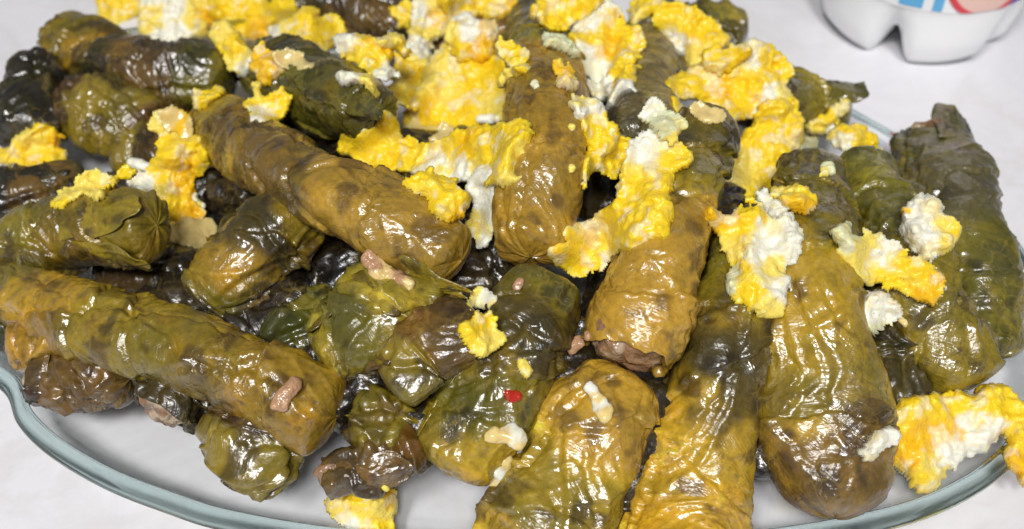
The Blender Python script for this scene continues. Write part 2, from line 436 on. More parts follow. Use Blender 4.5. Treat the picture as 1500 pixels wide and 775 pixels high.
class Roll: pass
def make_roll(pts, tint, label, seed, ends='rr', group=None, tint2=None, fill=None, flaps=(), res=0.00055, world=None, name='stuffed_leaf_roll', capd=0.42, wr=1.0, band=None):
    rng = np.random.RandomState(seed)
    if world is None:
        P = []
        for (px, py, wpx, lift) in pts:
            t, p = on_heap(px, py, lift * 0.001)
            R = wpx / 2 * t / FPX * 1.0
            p = CAM + ray(px, py) * (t + R * 0.9)
            P.append((*p, R))
    else:
        P = world
    S = curve_pts(P, 60)
    tt_ = np.linspace(0, 1, 60); zz_ = np.zeros(60)
    S[:, 3] *= 1 - 0.13 * (1 - sstep(0.0, 0.28, tt_)) - 0.10 * sstep(0.74, 1.0, tt_) + 0.07 * noise(np.stack([tt_ * 4.5, zz_ + seed, zz_], 1), 3)
    for c_ in range(3): S[:, c_] += 0.0011 * noise(np.stack([tt_ * 3.2, zz_ + seed, zz_ + c_ * 9.1], 1), 4)
    seg = np.linalg.norm(np.diff(S[:, :3], axis=0), axis=1)
    acc = np.concatenate([[0], np.cumsum(seg)]); L = acc[-1]
    def axis(s):
        s = np.clip(s, 0, L)
        return np.stack([np.interp(s, acc, S[:, k]) for k in range(4)], -1)
    Rm = S[:, 3].mean()
    # stations: dense rings through the round ends
    d0 = capd * S[0, 3]; d1 = capd * S[-1, 3]
    nbody = max(8, int((L - d0 - d1) / res))
    ph = np.linspace(0.02, math.pi / 2, 12)
    s_list = list(d0 * (1 - np.sin(ph))[::-1][::-1]) if False else []
    sA = d0 * (1 - np.cos(ph)); fA = np.sin(ph)
    sB = L - d1 * (1 - np.cos(ph[::-1])); fB = np.sin(ph[::-1])
    sM = np.linspace(d0, L - d1, nbody + 2)[1:-1]
    s = np.concatenate([sA, sM, sB]); fac = np.concatenate([fA, np.ones(len(sM)), fB]) 
    open0, open1 = ends[0] == 'o', ends[1] == 'o'
    if open0: fac[:12] = 0.93 + 0.07 * fA
    if open1: fac[-12:] = 0.93 + 0.07 * fB
    fac = np.where(fac < 1, fac ** 0.8, 1)
    endx = np.concatenate([1 - fA, np.zeros(len(sM)), 1 - fB])
    ns = len(s); nt2 = max(28, int(2 * math.pi * Rm / res))
    A = axis(s); ctr = A[:, :3]; R = A[:, 3]
    T = axis(s + 0.001)[:, :3] - axis(s - 0.001)[:, :3]
    T = axis(np.minimum(s + 0.002, L))[:, :3] - axis(np.maximum(s - 0.002, 0))[:, :3]
    T /= np.linalg.norm(T, axis=1)[:, None]
    Z = np.array([0, 0, 1.0])
    n1 = Z - (T @ Z)[:, None] * T; n1 /= np.linalg.norm(n1, axis=1)[:, None]
    n2 = np.cross(T, n1)
    th = (np.arange(nt2) + 0.5) / nt2 * 2 * math.pi - math.pi
    TH, SS = np.meshgrid(th, s); TH = TH.ravel(); SS = SS.ravel()
    RR = np.repeat(R, nt2); FF = np.repeat(fac, nt2); EX = np.repeat(endx, nt2)
    uu = SS; vv = TH * Rm
    cyl = np.stack([uu, np.cos(TH) * Rm, np.sin(TH) * Rm], 1)
    off = rng.rand(3) * 50
    disp = 0.075 * Rm * fbm(cyl / 0.013 + off, seed, 2) + 0.00032 * fbm(cyl / 0.0042 + off, seed + 5, 2)
    sn = lambda k_, fr_: noise(np.stack([uu / fr_, uu * 0 + seed * 1.3, uu * 0 + k_], 1), 14)
    disp += RR * (0.042 * np.cos(2 * TH + 3.0 * sn(1, 0.03)) + 0.030 * np.cos(3 * TH + 4.0 * sn(2, 0.022)) + 0.022 * np.cos(5 * TH + 5.0 * sn(3, 0.016)))
    for k_ in range(3):      # long folds where the leaf is doubled over
        fa = rng.uniform(-0.55, 0.55) if k_ < 2 else rng.uniform(1.0, 1.6)
        fv = (rng.uniform(-1.4, 1.6)) * Rm; fu = rng.uniform(0.2, 0.8) * L
        dq = -(uu - fu) * math.sin(fa) + (vv - fv) * math.cos(fa) + 0.003 * noise(np.stack([uu / 0.012, vv / 0.012, uu * 0 + k_ + seed], 1), 15)
        ln = (uu - fu) * math.cos(fa) + (vv - fv) * math.sin(fa); on_ = 1 - sstep(0.010, 0.022, np.abs(ln))
        disp += on_ * (0.0009 * np.exp(-np.abs(dq) / 0.0009) - 0.0007 * np.exp(-((dq - 0.0017) / 0.0009) ** 2))
    # wrinkles running askew along the wrap
    ang = rng.uniform(0.5, 1.2) * rng.choice([-1, 1])
    ca, sa = math.cos(ang), math.sin(ang)
    wu, wv_ = uu * ca + vv * sa, -uu * sa + vv * ca
    warp = 0.0016 * noise(cyl / 0.008 + off, seed + 9)
    q = np.stack([wu / 0.016, (wv_ + warp) / 0.0023, np.full_like(uu, seed * 1.7)], 1)
    rdg = (1 - np.abs(noise(q, seed + 11))) ** 5
    msk = sstep(-0.1, 0.5, noise(cyl / 0.012 + off + 9, seed + 12))
    disp += wr * 0.00055 * rdg * msk
    ang2 = ang + 1.1; ca, sa = math.cos(ang2), math.sin(ang2)
    q = np.stack([(uu * ca + vv * sa) / 0.012, (-uu * sa + vv * ca + warp) / 0.0031, np.full_like(uu, seed * 2.3)], 1)
    disp -= wr * 0.0005 * (1 - np.abs(noise(q, seed + 13))) ** 6 * (1 - msk)
    # colour fields
    c0, c1, c2 = [np.array(c) for c in TINT[tint]]
    a = sstep(-0.45, 0.5, fbm(cyl / 0.011 + off, seed + 20, 3))
    colr = mixc(np.tile(c0, (len(uu), 1)), np.tile(c1, (len(uu), 1)), a)
    b = sstep(0.15, 0.75, fbm(cyl / 0.006 + off + 3, seed + 24, 3))
    colr = mixc(colr, np.tile(c2, (len(uu), 1)), b * 0.75)
    sp = sstep(0.55, 0.8, fbm(cyl / 0.0017 + off + 5, seed + 28, 2))
    colr = mixc(colr, np.tile(c2 * 0.8, (len(uu), 1)), sp * 0.35)
    ye = sstep(0.1, 0.9, fbm(cyl / 0.009 + off + 31, seed + 30, 2))
    colr = mixc(colr, colr * np.array([1.35, 1.18, 0.9]), ye * 0.8)
    # overlapping leaf edges: a small step in height and a change of tone
    for k in range(5):
        ea = [rng.uniform(-0.25, 0.25), rng.uniform(0.9, 1.9), rng.uniform(-2.2, -0.9), rng.uniform(0.7, 1.3), rng.uniform(-0.6, 0.6)][k]
        eu, ev = (0.5, rng.uniform(0.1, 0.4), rng.uniform(0.6, 0.9), rng.uniform(0.4, 0.7), 0.5)[k] * L, [rng.uniform(-0.6, 1.6), rng.uniform(-0.9, 0.9), rng.uniform(-0.9, 0.9), rng.uniform(-0.9, 0.9), rng.uniform(-1.2, 1.2)][k] * Rm
        dn = -(uu - eu) * math.sin(ea) + (vv - ev) * math.cos(ea)
        al = (uu - eu) * math.cos(ea) + (vv - ev) * math.sin(ea)
        dn = dn + 0.0025 * noise(np.stack([al / 0.007, np.full_like(al, k * 7.7 + seed), 0 * al], 1), seed + 40) \
                + 0.0006 * noise(np.stack([al / 0.0016, np.full_like(al, k * 3.3 + seed), 0 * al], 1), seed + 41)
        fall = np.where(dn > 0, np.exp(-dn / 0.012), 0.0)
        ss_ = sstep(-0.00025, 0.00035, dn)
        disp += 0.0011 * ss_ * fall
        disp -= 0.0005 * np.exp(-((dn + 0.0005) / 0.0005) ** 2)
        tn = rng.choice([rng.uniform(0.62, 0.85), rng.uniform(1.1, 1.3)]); hue = np.array([tn * rng.uniform(0.92, 1.1), tn, tn * rng.uniform(0.8, 1.2)])
        colr = mixc(colr, colr * hue, ss_ * (dn < 0.03))
        colr = mixc(colr, colr * 1.3, np.exp(-((dn - 0.0002) / 0.00035) ** 2) * 0.5)
    # veins: midrib with paired side veins, raised and paler
    for k in range(3):
        va = rng.uniform(-0.9, 0.9) + (0, 1.4, -0.6)[k]
        vu, v0 = (rng.uniform(0.05, 0.3), rng.uniform(0.3, 0.6), rng.uniform(0.5, 0.8))[k] * L, rng.uniform(-0.9, 0.9) * Rm
        x = (uu - vu) * math.cos(va) + (vv - v0) * math.sin(va); y = -(uu - vu) * math.sin(va) + (vv - v0) * math.cos(va)
        y = y + 0.0016 * noise(np.stack([x / 0.012, x * 0 + seed, x * 0 + k], 1), seed + 50)
        on = sstep(-0.001, 0.002, x) * (1 - sstep(0.030, 0.045, x))
        vein = np.exp(-(y / 0.00055) ** 2) * on
        for j in range(5):
            x0 = 0.004 + j * 0.0065
            for sg in (-1, 1):
                x1 = x - x0; y1 = y * sg
                dd = y1 * 0.77 - x1 * 0.64
                oo = (y1 > 0) * (x1 > -0.001) * (1 - sstep(0.010, 0.016, y1))
                vein = np.maximum(vein, 0.7 * np.exp(-(dd / 0.0004) ** 2) * oo)
        disp += 0.0005 * vein
        colr = mixc(colr, colr * 1.35 + np.array([0.03, 0.022, 0.006]), vein * 0.75)
    if band:      # differently coloured stretch of the wrap
        for (b0, b1, tn2) in band:
            t0, t1, t2 = [np.array(c) for c in TINT[tn2]]
            fr = uu / L + 0.13 * fbm(cyl / 0.012 + off, seed + 61, 3)
            mk = 0.85 * sstep(b0 - 0.07, b0 + 0.07, fr) * (1 - sstep(b1 - 0.07, b1 + 0.07, fr))
            cc = mixc(np.tile(t0, (len(uu), 1)), np.tile(t1, (len(uu), 1)), a)
            cc = mixc(cc, np.tile(t2, (len(uu), 1)), b * 0.75)
            colr = mixc(colr, cc, mk)
    # puckered ends
    kf = rng.randint(5, 9)
    kf = rng.randint(2, 5)
    phs = 0.5 * kf * TH + 1.3 * noise(cyl / 0.006 + off, seed + 70) + rng.rand() * 6
    disp += np.minimum(EX * 2.2, 1) * 0.0012 * ((1 - np.abs(np.sin(phs))) ** 2 - 0.3)
    rad = np.maximum((RR + disp * np.minimum(1, FF * 1.3)) * FF, 0.0002)
    # soft slump: a little wider than high
    ku = rng.uniform(0.86, 0.95); kv = 2 - ku - 0.03
    CT = np.repeat(ctr, nt2, 0); N1 = np.repeat(n1, nt2, 0); N2 = np.repeat(n2, nt2, 0); TT = np.repeat(T, nt2, 0)
    sl = (0.0014 if (open0 or open1) else 0.0006) * fbm(cyl / 0.004 + off, seed + 71, 2)
    pos = CT + N1 * (rad * np.cos(TH) * ku)[:, None] + N2 * (rad * np.sin(TH) * kv)[:, None] + TT * (sl * EX * 1.0)[:, None]
    faces = grid_faces(ns, nt2, True)
    extra = []; ecol = []
    nv = ns * nt2
    for e, (op, base, ci, sgn) in enumerate(((open0, 0, 0, 1), (open1, (ns - 1) * nt2, ns - 1, -1))):
        if op:   # leaf thickness turned back inside the open end
            prev = base
            for kk, (rf, dep) in enumerate(((0.95, 0.0008), (0.90, 0.0012), (0.86, 0.006))):
                ringp = ctr[ci] + (pos[base:base + nt2] - ctr[ci]) * rf + T[ci] * sgn * dep
                st = nv + len(extra)
                extra += list(ringp); ecol += list(colr[base:base + nt2] * 0.8)
                for j in range(nt2):
                    j2 = (j + 1) % nt2
                    f = (prev + j, prev + j2, st + j2, st + j)
                    faces.append(f if sgn < 0 else f[::-1])
                prev = st
        else:
            st = nv + len(extra); extra.append(pos[base:base + nt2].mean(0) ); ecol.append(colr[base])
            for j in range(nt2):
                f = (base + j, base + (j + 1) % nt2, st)
                faces.append(f[::-1] if sgn > 0 else f)
    if extra:
        pos = np.concatenate([pos, np.array(extra)]); colr = np.concatenate([colr, np.array(ecol)])
    base = ctr[len(ctr) // 2].copy(); base[2] -= Rm
    root = empty(name, base)
    tag(root, label, 'stuffed leaf', group or 'stuffed leaf rolls heaped on the plate')
    wo = mesh_obj('leaf_wrap', pos - base, faces, M_LEAF, root, np.clip(colr, 0.004, 0.6), unroll=np.stack([uu + seed, vv, uu * 0 + seed], 1))
    o0 = len(ROLLV); ROLLV.extend(pos.tolist()); ROLLF.extend([tuple(i + o0 for i in f) for f in faces])
    r = Roll(); r.root = root; r.base = base; r.axis = axis; r.L = L; r.n1 = n1; r.n2 = n2; r.s = s; r.T = T; r.ku = ku; r.kv = kv
    r.cap = [(S[0, :3], S[0, 3]), (S[-1, :3], S[-1, 3])]; r.S = S; r.label = label; r.seed = seed; r.tint = tint
    # filling seen in open ends
    for e, op in enumerate((open0, open1)):
        if op:
            ci = 0 if e == 0 else ns - 1; sg = 1 if e == 0 else -1
            lumpy('filling', ctr[ci] + T[ci] * sg * 0.0032, R[ci] * 0.93, T[ci], 0.0045, (0.24, 0.135, 0.07), seed + 3, root, base)
    for fl in flaps: leaf_flap(r, *fl)
    return r

def lumpy(name, c, rad, axis_, half, colr, seed, root, base):
    a = np.array(axis_) / np.linalg.norm(axis_); u = np.cross(a, [0.3, 0.2, 1]); u /= np.linalg.norm(u); v = np.cross(a, u)
    nu, nv = 26, 44; P = []
    for i in range(nu):
        ph = -math.pi / 2 + math.pi * i / (nu - 1)
        for j in range(nv):
            t = 2 * math.pi * j / nv
            P.append(a * half * math.sin(ph) + (u * math.cos(t) + v * math.sin(t)) * rad * max(math.cos(ph), 0.001) ** 0.6)
    P = np.array(P)
    n = P / np.maximum(np.linalg.norm(P, axis=1), 1e-6)[:, None]
    d = 0.0016 * fbm(P / 0.0034 + seed, seed, 2)
    cl = np.tile(np.array(colr), (len(P), 1)) * (1 + 0.45 * fbm(P / 0.003 + seed, seed + 2, 2))[:, None]
    wh = sstep(0.05, 0.25, noise(P / 0.0032 + seed * 3, seed + 4))
    cl = mixc(cl, np.tile(np.array([0.46, 0.36, 0.25]), (len(P), 1)), wh * 0.8)
    P = P + n * d[:, None] + np.array(c)
    return mesh_obj(name, P - base, grid_faces(nu, nv, True), M_FILL, root, np.clip(cl, 0.01, 0.8))

def leaf_flap(r, s0, s1, t0, t1, lift, tn=1.0, curl=0.0):
    """a loose lobe of leaf: s in fractions of the length (past 0..1 hangs over the end), t in degrees round the roll"""
    nu, nv = 40, 34
    rng = np.random.RandomState(int(abs(s0 * 1000 + t0)) + r.seed)
    u, v = np.meshgrid(np.linspace(0, 1, nu), np.linspace(0, 1, nv), indexing='ij'); u = u.ravel(); v = v.ravel()
    # ragged outline: pull the border in by noise (the u=0 edge stays joined)
    bx = 0.10 * noise(np.stack([v * 4, 0 * v + r.seed, 0 * v], 1), 5) + 0.025 * noise(np.stack([v * 11, 0 * v + r.seed, 0 * v], 1), 6)
    round_ = 1 - 0.35 * (2 * v - 1) ** 4
    uu = u * (1 + bx * u) * round_
    vv2 = v + (0.06 * noise(np.stack([u * 5, 0 * u + r.seed, v * 0], 1), 7)) * (2 * v - 1)
    s = (s0 + (s1 - s0) * uu) * r.L; th = np.radians(t0 + (t1 - t0) * vv2)
    A = r.axis(s); ctr = A[:, :3]; R = A[:, 3]
    over = np.where(s < 0, s, np.where(s > r.L, s - r.L, 0.0))
    idx = np.clip(np.searchsorted(r.s, np.clip(s, 0, r.L)), 0, len(r.s) - 1)
    T, n1, n2 = r.T[idx], r.n1[idx], r.n2[idx]
    w_ = uu ** 1.6
    edge = np.minimum(1, 6 * np.minimum(uu + 0.02, 1))
    rad = R * 1.012 + 0.0005 * edge + lift * w_ + 0.0012 * w_ * noise(np.stack([u * 3, v * 4, 0 * u + r.seed], 1), 8)
    rad = rad - curl * np.abs(over)
    rad += 0.0005 * (1 - np.abs(noise(np.stack([u * 2.5 + v, v * 9, 0 * u + r.seed * 2], 1), 9))) ** 4
    pos = ctr + n1 * (rad * np.cos(th) * r.ku)[:, None] + n2 * (rad * np.sin(th) * r.kv)[:, None] + T * over[:, None]
    vein = np.exp(-((v - 0.5) / 0.02) ** 2)
    for k in range(5):
        for sg in (-1, 1):
            dd = (v - 0.5) * sg - (u - 0.15 - 0.16 * k) * 0.7
            vein = np.maximum(vein, 0.6 * np.exp(-(dd / 0.02) ** 2) * ((v - 0.5) * sg > 0))
    c0, c1, c2 = [np.array(c) for c in TINT[r.tint]]
    P2 = pos / 0.008
    cl = mixc(np.tile(c0, (len(u), 1)), np.tile(c1, (len(u), 1)), sstep(-0.4, 0.5, fbm(P2 + r.seed, r.seed + 2, 3)))
    cl = mixc(cl, np.tile(c2, (len(u), 1)), 0.7 * sstep(0.25, 0.8, fbm(P2 * 2 + r.seed, r.seed + 4, 3)))
    cl = mixc(cl, cl * 1.3 + 0.015, vein * 0.5) * tn
    pos = pos + (pos - ctr) / np.linalg.norm(pos - ctr, axis=1)[:, None] * (0.0003 * vein)[:, None]
    o = mesh_obj('leaf_flap', pos - r.base, grid_faces(nu, nv), M_LEAF, r.root, np.clip(cl, 0.004, 0.6), unroll=np.stack([s, th * R, 0 * s + r.seed], 1))
    md = o.modifiers.new('thick', 'SOLIDIFY'); md.thickness = 0.00035; md.offset = -1
    return o

LOW = 'rolls darkened for shade in the lower layer of the pile'
ROLLS = [
 # pts (x, y, width px, lift mm), tint, label, seed, ends, extra
 dict(pts=[(-12, 416, 90, 4), (230, 498, 112, 6), (492, 608, 132, 5)], tint='gold', seed=11, wr=1.0, ends='rr', band=[(-.2, .14, 'olive'), (.45, .62, 'olive')],
      label='long straight golden-olive roll lying across the front over small dark rolls'),
 dict(pts=[(-25, 372, 92, 4), (95, 345, 104, 5), (232, 332, 100, 5)], tint='olive', seed=12, label='plump olive roll with curled loose leaf lip just behind the long front roll',
      flaps=[(0.62, 1.02, 70, 150, .0045, 1.0, .3), (0.45, 1.0, -30, 60, .0010)]),
 dict(pts=[(300, 458, 112, -6), (370, 375, 128, -3), (440, 300, 108, -3)], tint='gold', seed=13, band=[(.45, .75, 'dark'), (-.2, .2, 'green')], label='short upright roll, golden with dark green half, standing in the dark gap'),
 dict(pts=[(300, 178, 108, 4), (480, 280, 112, 7), (675, 380, 118, 6)], tint='olive', seed=14, wr=1.0, ends='rr', band=[(.28, .66, 'brown'), (.66, 1.2, 'tan')], label='long glossy brown-olive roll slanting down from under the egg bits',
      flaps=[(0.86, 1.05, 70, 130, .0012, 1.1, .4)]),
 dict(pts=[(58, 98, 78, 2), (40, 205, 80, 2)], tint='dark', seed=15, label='dark blackish-green blunt roll end against the plate edge'),
 dict(pts=[(92, 160, 86, 0), (160, 165, 112, 4), (235, 195, 84, 2)], tint='brown', seed=16, band=[(.2, .9, 'olive')], label='squat tan-brown roll beside the blackish-green roll end'),
 dict(pts=[(84, 40, 78, 2), (150, 80, 86, 2), (235, 150, 70, -2)], tint='olive', seed=17, label='smooth olive roll with rounded tip poking out past the plate rim'),
 dict(pts=[(148, 82, 84, 8), (240, 108, 108, 9), (345, 122, 104, 8)], tint='dark', seed=18, band=[(.25, .7, 'brown'), (.7, 1.2, 'green')], label='dark wet roll lying on the smooth round-tipped olive roll', flaps=[(0.0, 0.35, 60, 130, .0012)]),
 dict(pts=[(385, 92, 92, 5), (460, 130, 118, 6), (552, 168, 86, 4)], tint='green', seed=19, label='greenish crinkled roll with pinched dark end, ringed by egg', flaps=[(0.85, 1.14, 10, 70, .001, .8, .2)]),
 dict(pts=[(400, -12, 80, 4), (520, 12, 90, 4), (620, 50, 84, 2)], tint='dark', seed=20, band=[(.4, .9, 'brown')], label='dark violet-brown roll at the back of the pile between egg curds'),
 dict(pts=[(795, 20, 96, 4), (800, 170, 112, 5), (778, 372, 108, 1)], tint='green', seed=21, band=[(.46, 1.2, 'tan'), (-.2, .25, 'grey')], label='roll green above and tan below, hanging straight down between two egg masses'),
 dict(pts=[(1032, 190, 106, 5), (985, 340, 128, 8), (920, 520, 144, 7)], tint='olive', seed=22, ends='ro', band=[(.50, 1.2, 'tan')], label='broad smooth golden roll with ragged open end showing filling'),
 dict(pts=[(908, 548, 120, -2), (862, 640, 152, 1), (805, 770, 176, 2), (770, 850, 176, 1)], tint='gold', seed=23, band=[(.45, .9, 'olive'), (-.2, .4, 'tan')], label='thick golden-yellow roll with an onion strip stuck on top'),
 dict(pts=[(805, 405, 108, -3), (742, 540, 136, 1), (652, 690, 142, 1)], tint='olive', seed=24, band=[(.18, .40, 'dark'), (-.2, .18, 'green'), (.55, .75, 'green')], label='wide mottled green-brown roll with a red pepper speck', flaps=[(0.55, 1.0, 40, 100, .0012, .95, .2)]),
 dict(pts=[(1085, 350, 92, 1), (1058, 520, 124, 3), (1003, 750, 158, 2), (980, 850, 158, 1)], tint='gold', seed=25, wr=1.0, band=[(.22, .5, 'dark'), (-.2, .2, 'green')], label='golden roll with dark veined middle, between the onion-topped and the largest roll'),
 dict(pts=[(1190, 225, 92, 5), (1192, 430, 142, 8), (1203, 600, 190, 8), (1216, 752, 150, 4)], tint='olive', seed=26, capd=0.95, wr=0.9, band=[(.84, 1.2, 'brown'), (.35, .7, 'gold')], label='largest shiny olive roll, flaring to a brown rounded foot'),
 dict(pts=[(1262, 232, 96, 4), (1330, 390, 128, 5), (1415, 565, 118, 2)], tint='green', seed=27, band=[(.55, 1.2, 'olive')], label='dark olive roll next to the egg chunks with a white egg flake at its side'),
 dict(pts=[(1368, 205, 108, 3), (1408, 340, 124, 3), (1462, 520, 84, -1)], tint='green', seed=28, ends='or', label='grey-green roll with torn leafy top, outermost by the plate edge facing the bottle', band=[(.3, .6, 'grey')], flaps=[(0.18, -0.10, -70, 10, .0010, .9, .1)]),
 dict(pts=[(1105, 150, 86, 4), (1170, 150, 84, 3), (1248, 158, 76, 2)], tint='green', seed=29, label='dark green blunt roll end behind egg at the back rim', flaps=[(0.8, 1.06, -60, 30, .001, .8)]),
 dict(pts=[(985, 30, 60, 2), (1035, 38, 66, 2), (1092, 52, 60, 0)], tint='green', seed=30, label='mossy green roll tip behind the egg farthest from the long front roll'),
 dict(pts=[(965, 20, 84, 4), (950, 110, 96, 4), (925, 215, 84, 2)], tint='grey', seed=31, label='violet-grey roll half hidden between white and yellow egg'),
 dict(pts=[(620, 75, 84, -2), (720, 62, 86, 0), (840, 72, 80, -2)], tint='brown', seed=46, label='brown roll lying crosswise at the back under the egg'),
 dict(pts=[(58, 548, 72, -2), (112, 552, 84, -2), (190, 552, 76, -2)], tint='brown', seed=32, ends='or', label='small wet brown roll end on the glass under the long front roll'),
 dict(pts=[(12, 512, 66, -2), (60, 500, 72, -1), (130, 490, 72, 0)], tint='gold', seed=33, label='small yellow-olive roll tip beside the wet brown end'),
 dict(pts=[(232, 602, 98, -1), (262, 560, 100, -3), (290, 520, 92, -6)], tint='dark', seed=34, ends='or', label='dark round roll end with pale leaf edge sitting on the glass'),
 dict(pts=[(350, 700, 122, -1), (366, 645, 132, -1), (400, 580, 110, -4)], tint='brown', seed=35, band=[(-.2, .5, 'olive')], label='round veined roll end peeking from below the long front roll', flaps=[(0.30, 0.02, 20, 100, .0005, .8, .2)]),
 dict(pts=[(660, 425, 74, 0), (565, 462, 118, 2), (470, 535, 92, 0)], tint='olive', seed=36, band=[(.5, .8, 'green')], label='loosely wrapped olive roll with folded leaf in the middle hollow', flaps=[(0.05, 0.5, -40, 60, .0010, 1.15), (0.55, 0.98, 20, 90, .002, .5, .2)]),
 dict(pts=[(705, 470, 84, 4), (640, 512, 100, 6), (572, 570, 86, 5)], tint='brown', seed=37, band=[(.55, 1.2, 'olive')], label='reddish-brown roll with neatly folded end leaf beside loose egg crumbs', flaps=[(0.72, 1.04, 10, 90, .001, 1.0, .6)]),
 dict(pts=[(590, 590, 84, -6), (565, 622, 92, -4), (540, 668, 78, -4)], tint='olive', seed=38, label='small olive roll tucked below the reddish-brown one'),
 dict(pts=[(482, 696, 46, -3), (535, 684, 56, -3), (620, 642, 60, -5)], tint='brown', seed=39, ends='or', label='twisted narrow roll end beside the cut end of the long front roll', flaps=[(0.15, 0.8, 10, 110, .002, 1.1)]),
 dict(pts=[(400, 515, 66, -8), (440, 478, 70, -8), (500, 440, 60, -10)], tint='green', seed=40, label='little green roll deep in the gap behind the long front roll'),
 dict(pts=[(-20, 290, 86, 1), (50, 285, 88, 1), (130, 272, 76, -2)], tint='dark', seed=41, band=[(.3, .9, 'brown')], label='black-brown glossy roll under egg by the edge of the plate', flaps=[(0.2, 0.8, -20, 60, .0008, .8)]),
 dict(pts=[(-25, 470, 80, -3), (20, 470, 76, -4), (70, 468, 70, -6)], tint='dark', seed=42, label='nearly black roll stub below the long front roll beside the rim'),
 dict(pts=[(160, 225, 70, -3), (220, 225, 84, -2), (290, 235, 70, -4)], tint='brown', seed=43, band=[(.0, .5, 'olive')], label='pinkish-brown roll under the orange egg strip'),
 dict(pts=[(1300, 480, 74, -6), (1308, 560, 84, -5), (1330, 630, 80, -6)], tint='dark', seed=44, label='dark brown roll sunk between the largest roll and the dark olive one'),
]
rolls = []
for sp in ROLLS:
    rolls.append(make_roll(**sp))
# lower layer: rolls lying flat on the glass and on each other under the visible heap
LOWROLL = [  # filler rolls added so gaps read dark; black tint paints their shade
    ([(330, 500, 80, -14), (400, 470, 90, -15), (470, 430, 84, -16)], 'roll painted black for shade, in the shadow at the foot of the short upright roll'),
    ([(470, 620, 76, -9), (520, 570, 84, -10), (560, 520, 80, -12)], 'roll painted black for shade, in the shadow past the blunt end of the long front roll'),
    ([(960, 560, 90, -9), (930, 660, 96, -9), (880, 770, 96, -9)], 'roll painted black for shade, sunk in the slot beside the onion-topped golden-yellow roll'),
    ([(1120, 520, 80, -8), (1110, 620, 84, -9), (1095, 700, 84, -10)], 'roll painted black for shade, on the glass in the slot beside the largest roll'),
    ([(850, 470, 90, -10), (800, 600, 96, -9), (730, 720, 96, -9)], 'roll painted black for shade, sunk beside the wide mottled roll with the pepper speck'),
    ([(640, 590, 84, -12), (600, 640, 90, -9), (570, 690, 84, -9)], 'roll painted black for shade, under the reddish-brown roll and the mottled one'),
    ([(150, 420, 80, -18), (220, 400, 86, -18), (300, 395, 80, -19)], 'roll painted black for shade, in the gap between the long front roll and the plump olive one'),
    ([(430, 430, 80, -21), (490, 395, 86, -20), (540, 350, 80, -20)], 'roll painted black for shade, deep in the hollow under the long slanting roll'),
    ([(255, 270, 76, -14), (320, 265, 80, -15), (390, 275, 76, -16)], 'roll painted black for shade, beneath the hanging saturated orange egg strip'),
    ([(200, 470, 70, -17), (270, 440, 76, -18), (330, 410, 70, -18)], 'roll painted black for shade, right behind the middle of the long front roll'),
    ([(640, 400, 84, -20), (700, 390, 90, -20), (770, 380, 84, -20)], 'roll painted black for shade, in the hollow below the dangling white egg strip'),
    ([(400, 560, 70, -10), (450, 540, 76, -10), (540, 560, 70, -10)], 'roll painted black for shade, pressed under the blunt end of the long front roll')]
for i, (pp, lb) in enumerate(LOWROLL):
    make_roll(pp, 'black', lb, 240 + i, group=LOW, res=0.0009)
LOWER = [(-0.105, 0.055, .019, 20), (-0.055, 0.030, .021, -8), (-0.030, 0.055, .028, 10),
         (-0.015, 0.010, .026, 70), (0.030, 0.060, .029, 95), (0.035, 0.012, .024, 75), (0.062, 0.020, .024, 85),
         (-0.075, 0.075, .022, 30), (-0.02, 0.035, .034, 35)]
for i, (x, y, z, a) in enumerate(LOWER):  # black and dark leaf tints put the shade under the heap into colour
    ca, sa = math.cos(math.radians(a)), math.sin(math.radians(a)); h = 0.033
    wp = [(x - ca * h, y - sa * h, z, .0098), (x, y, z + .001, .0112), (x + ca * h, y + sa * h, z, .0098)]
    make_roll(None, ('black', 'dark', 'black')[i % 3], 'stuffed roll darkened for gap shade, buried under the upper rolls, showing only in gaps', 200 + i, world=wp, group=LOW, res=0.0011)

BVH = BVHTree.FromPolygons(ROLLV, ROLLF)
EGGV = []; EGGF = []; EGG = [None]
def cast(o, d, far):
    best = None
    for bv in (BVH, EGG[0]):
        if bv is None: continue
        loc, nor, idx, dist = bv.ray_cast(Vector(o), Vector(d), far)
        if loc is not None and (best is None or dist < best[0]): best = (dist, nor, loc)
    return best
def glass_z(x, y):
    rr = np.linalg.norm((np.array([x, y]) - PCEN) / np.array([0.155, 0.10]))
    return np.interp(rr, [k for k, z in prof_top], [z for k, z in prof_top]) if rr < 1.04 else 0.0
def pile_hit(px, py):
    d = ray(px, py); n = np.linalg.norm(d)
    h = cast(CAM, d / n, 1.0)
    if h is None or h[2].z < 0.006:
        t = 0.1
        while t < 0.8:
            p = CAM + d * t
            if p[2] <= glass_z(p[0], p[1]) + 0.0005: break
            t += 0.0005
        return t, Vector((0, 0, 1))
    return h[0] / n, h[1]

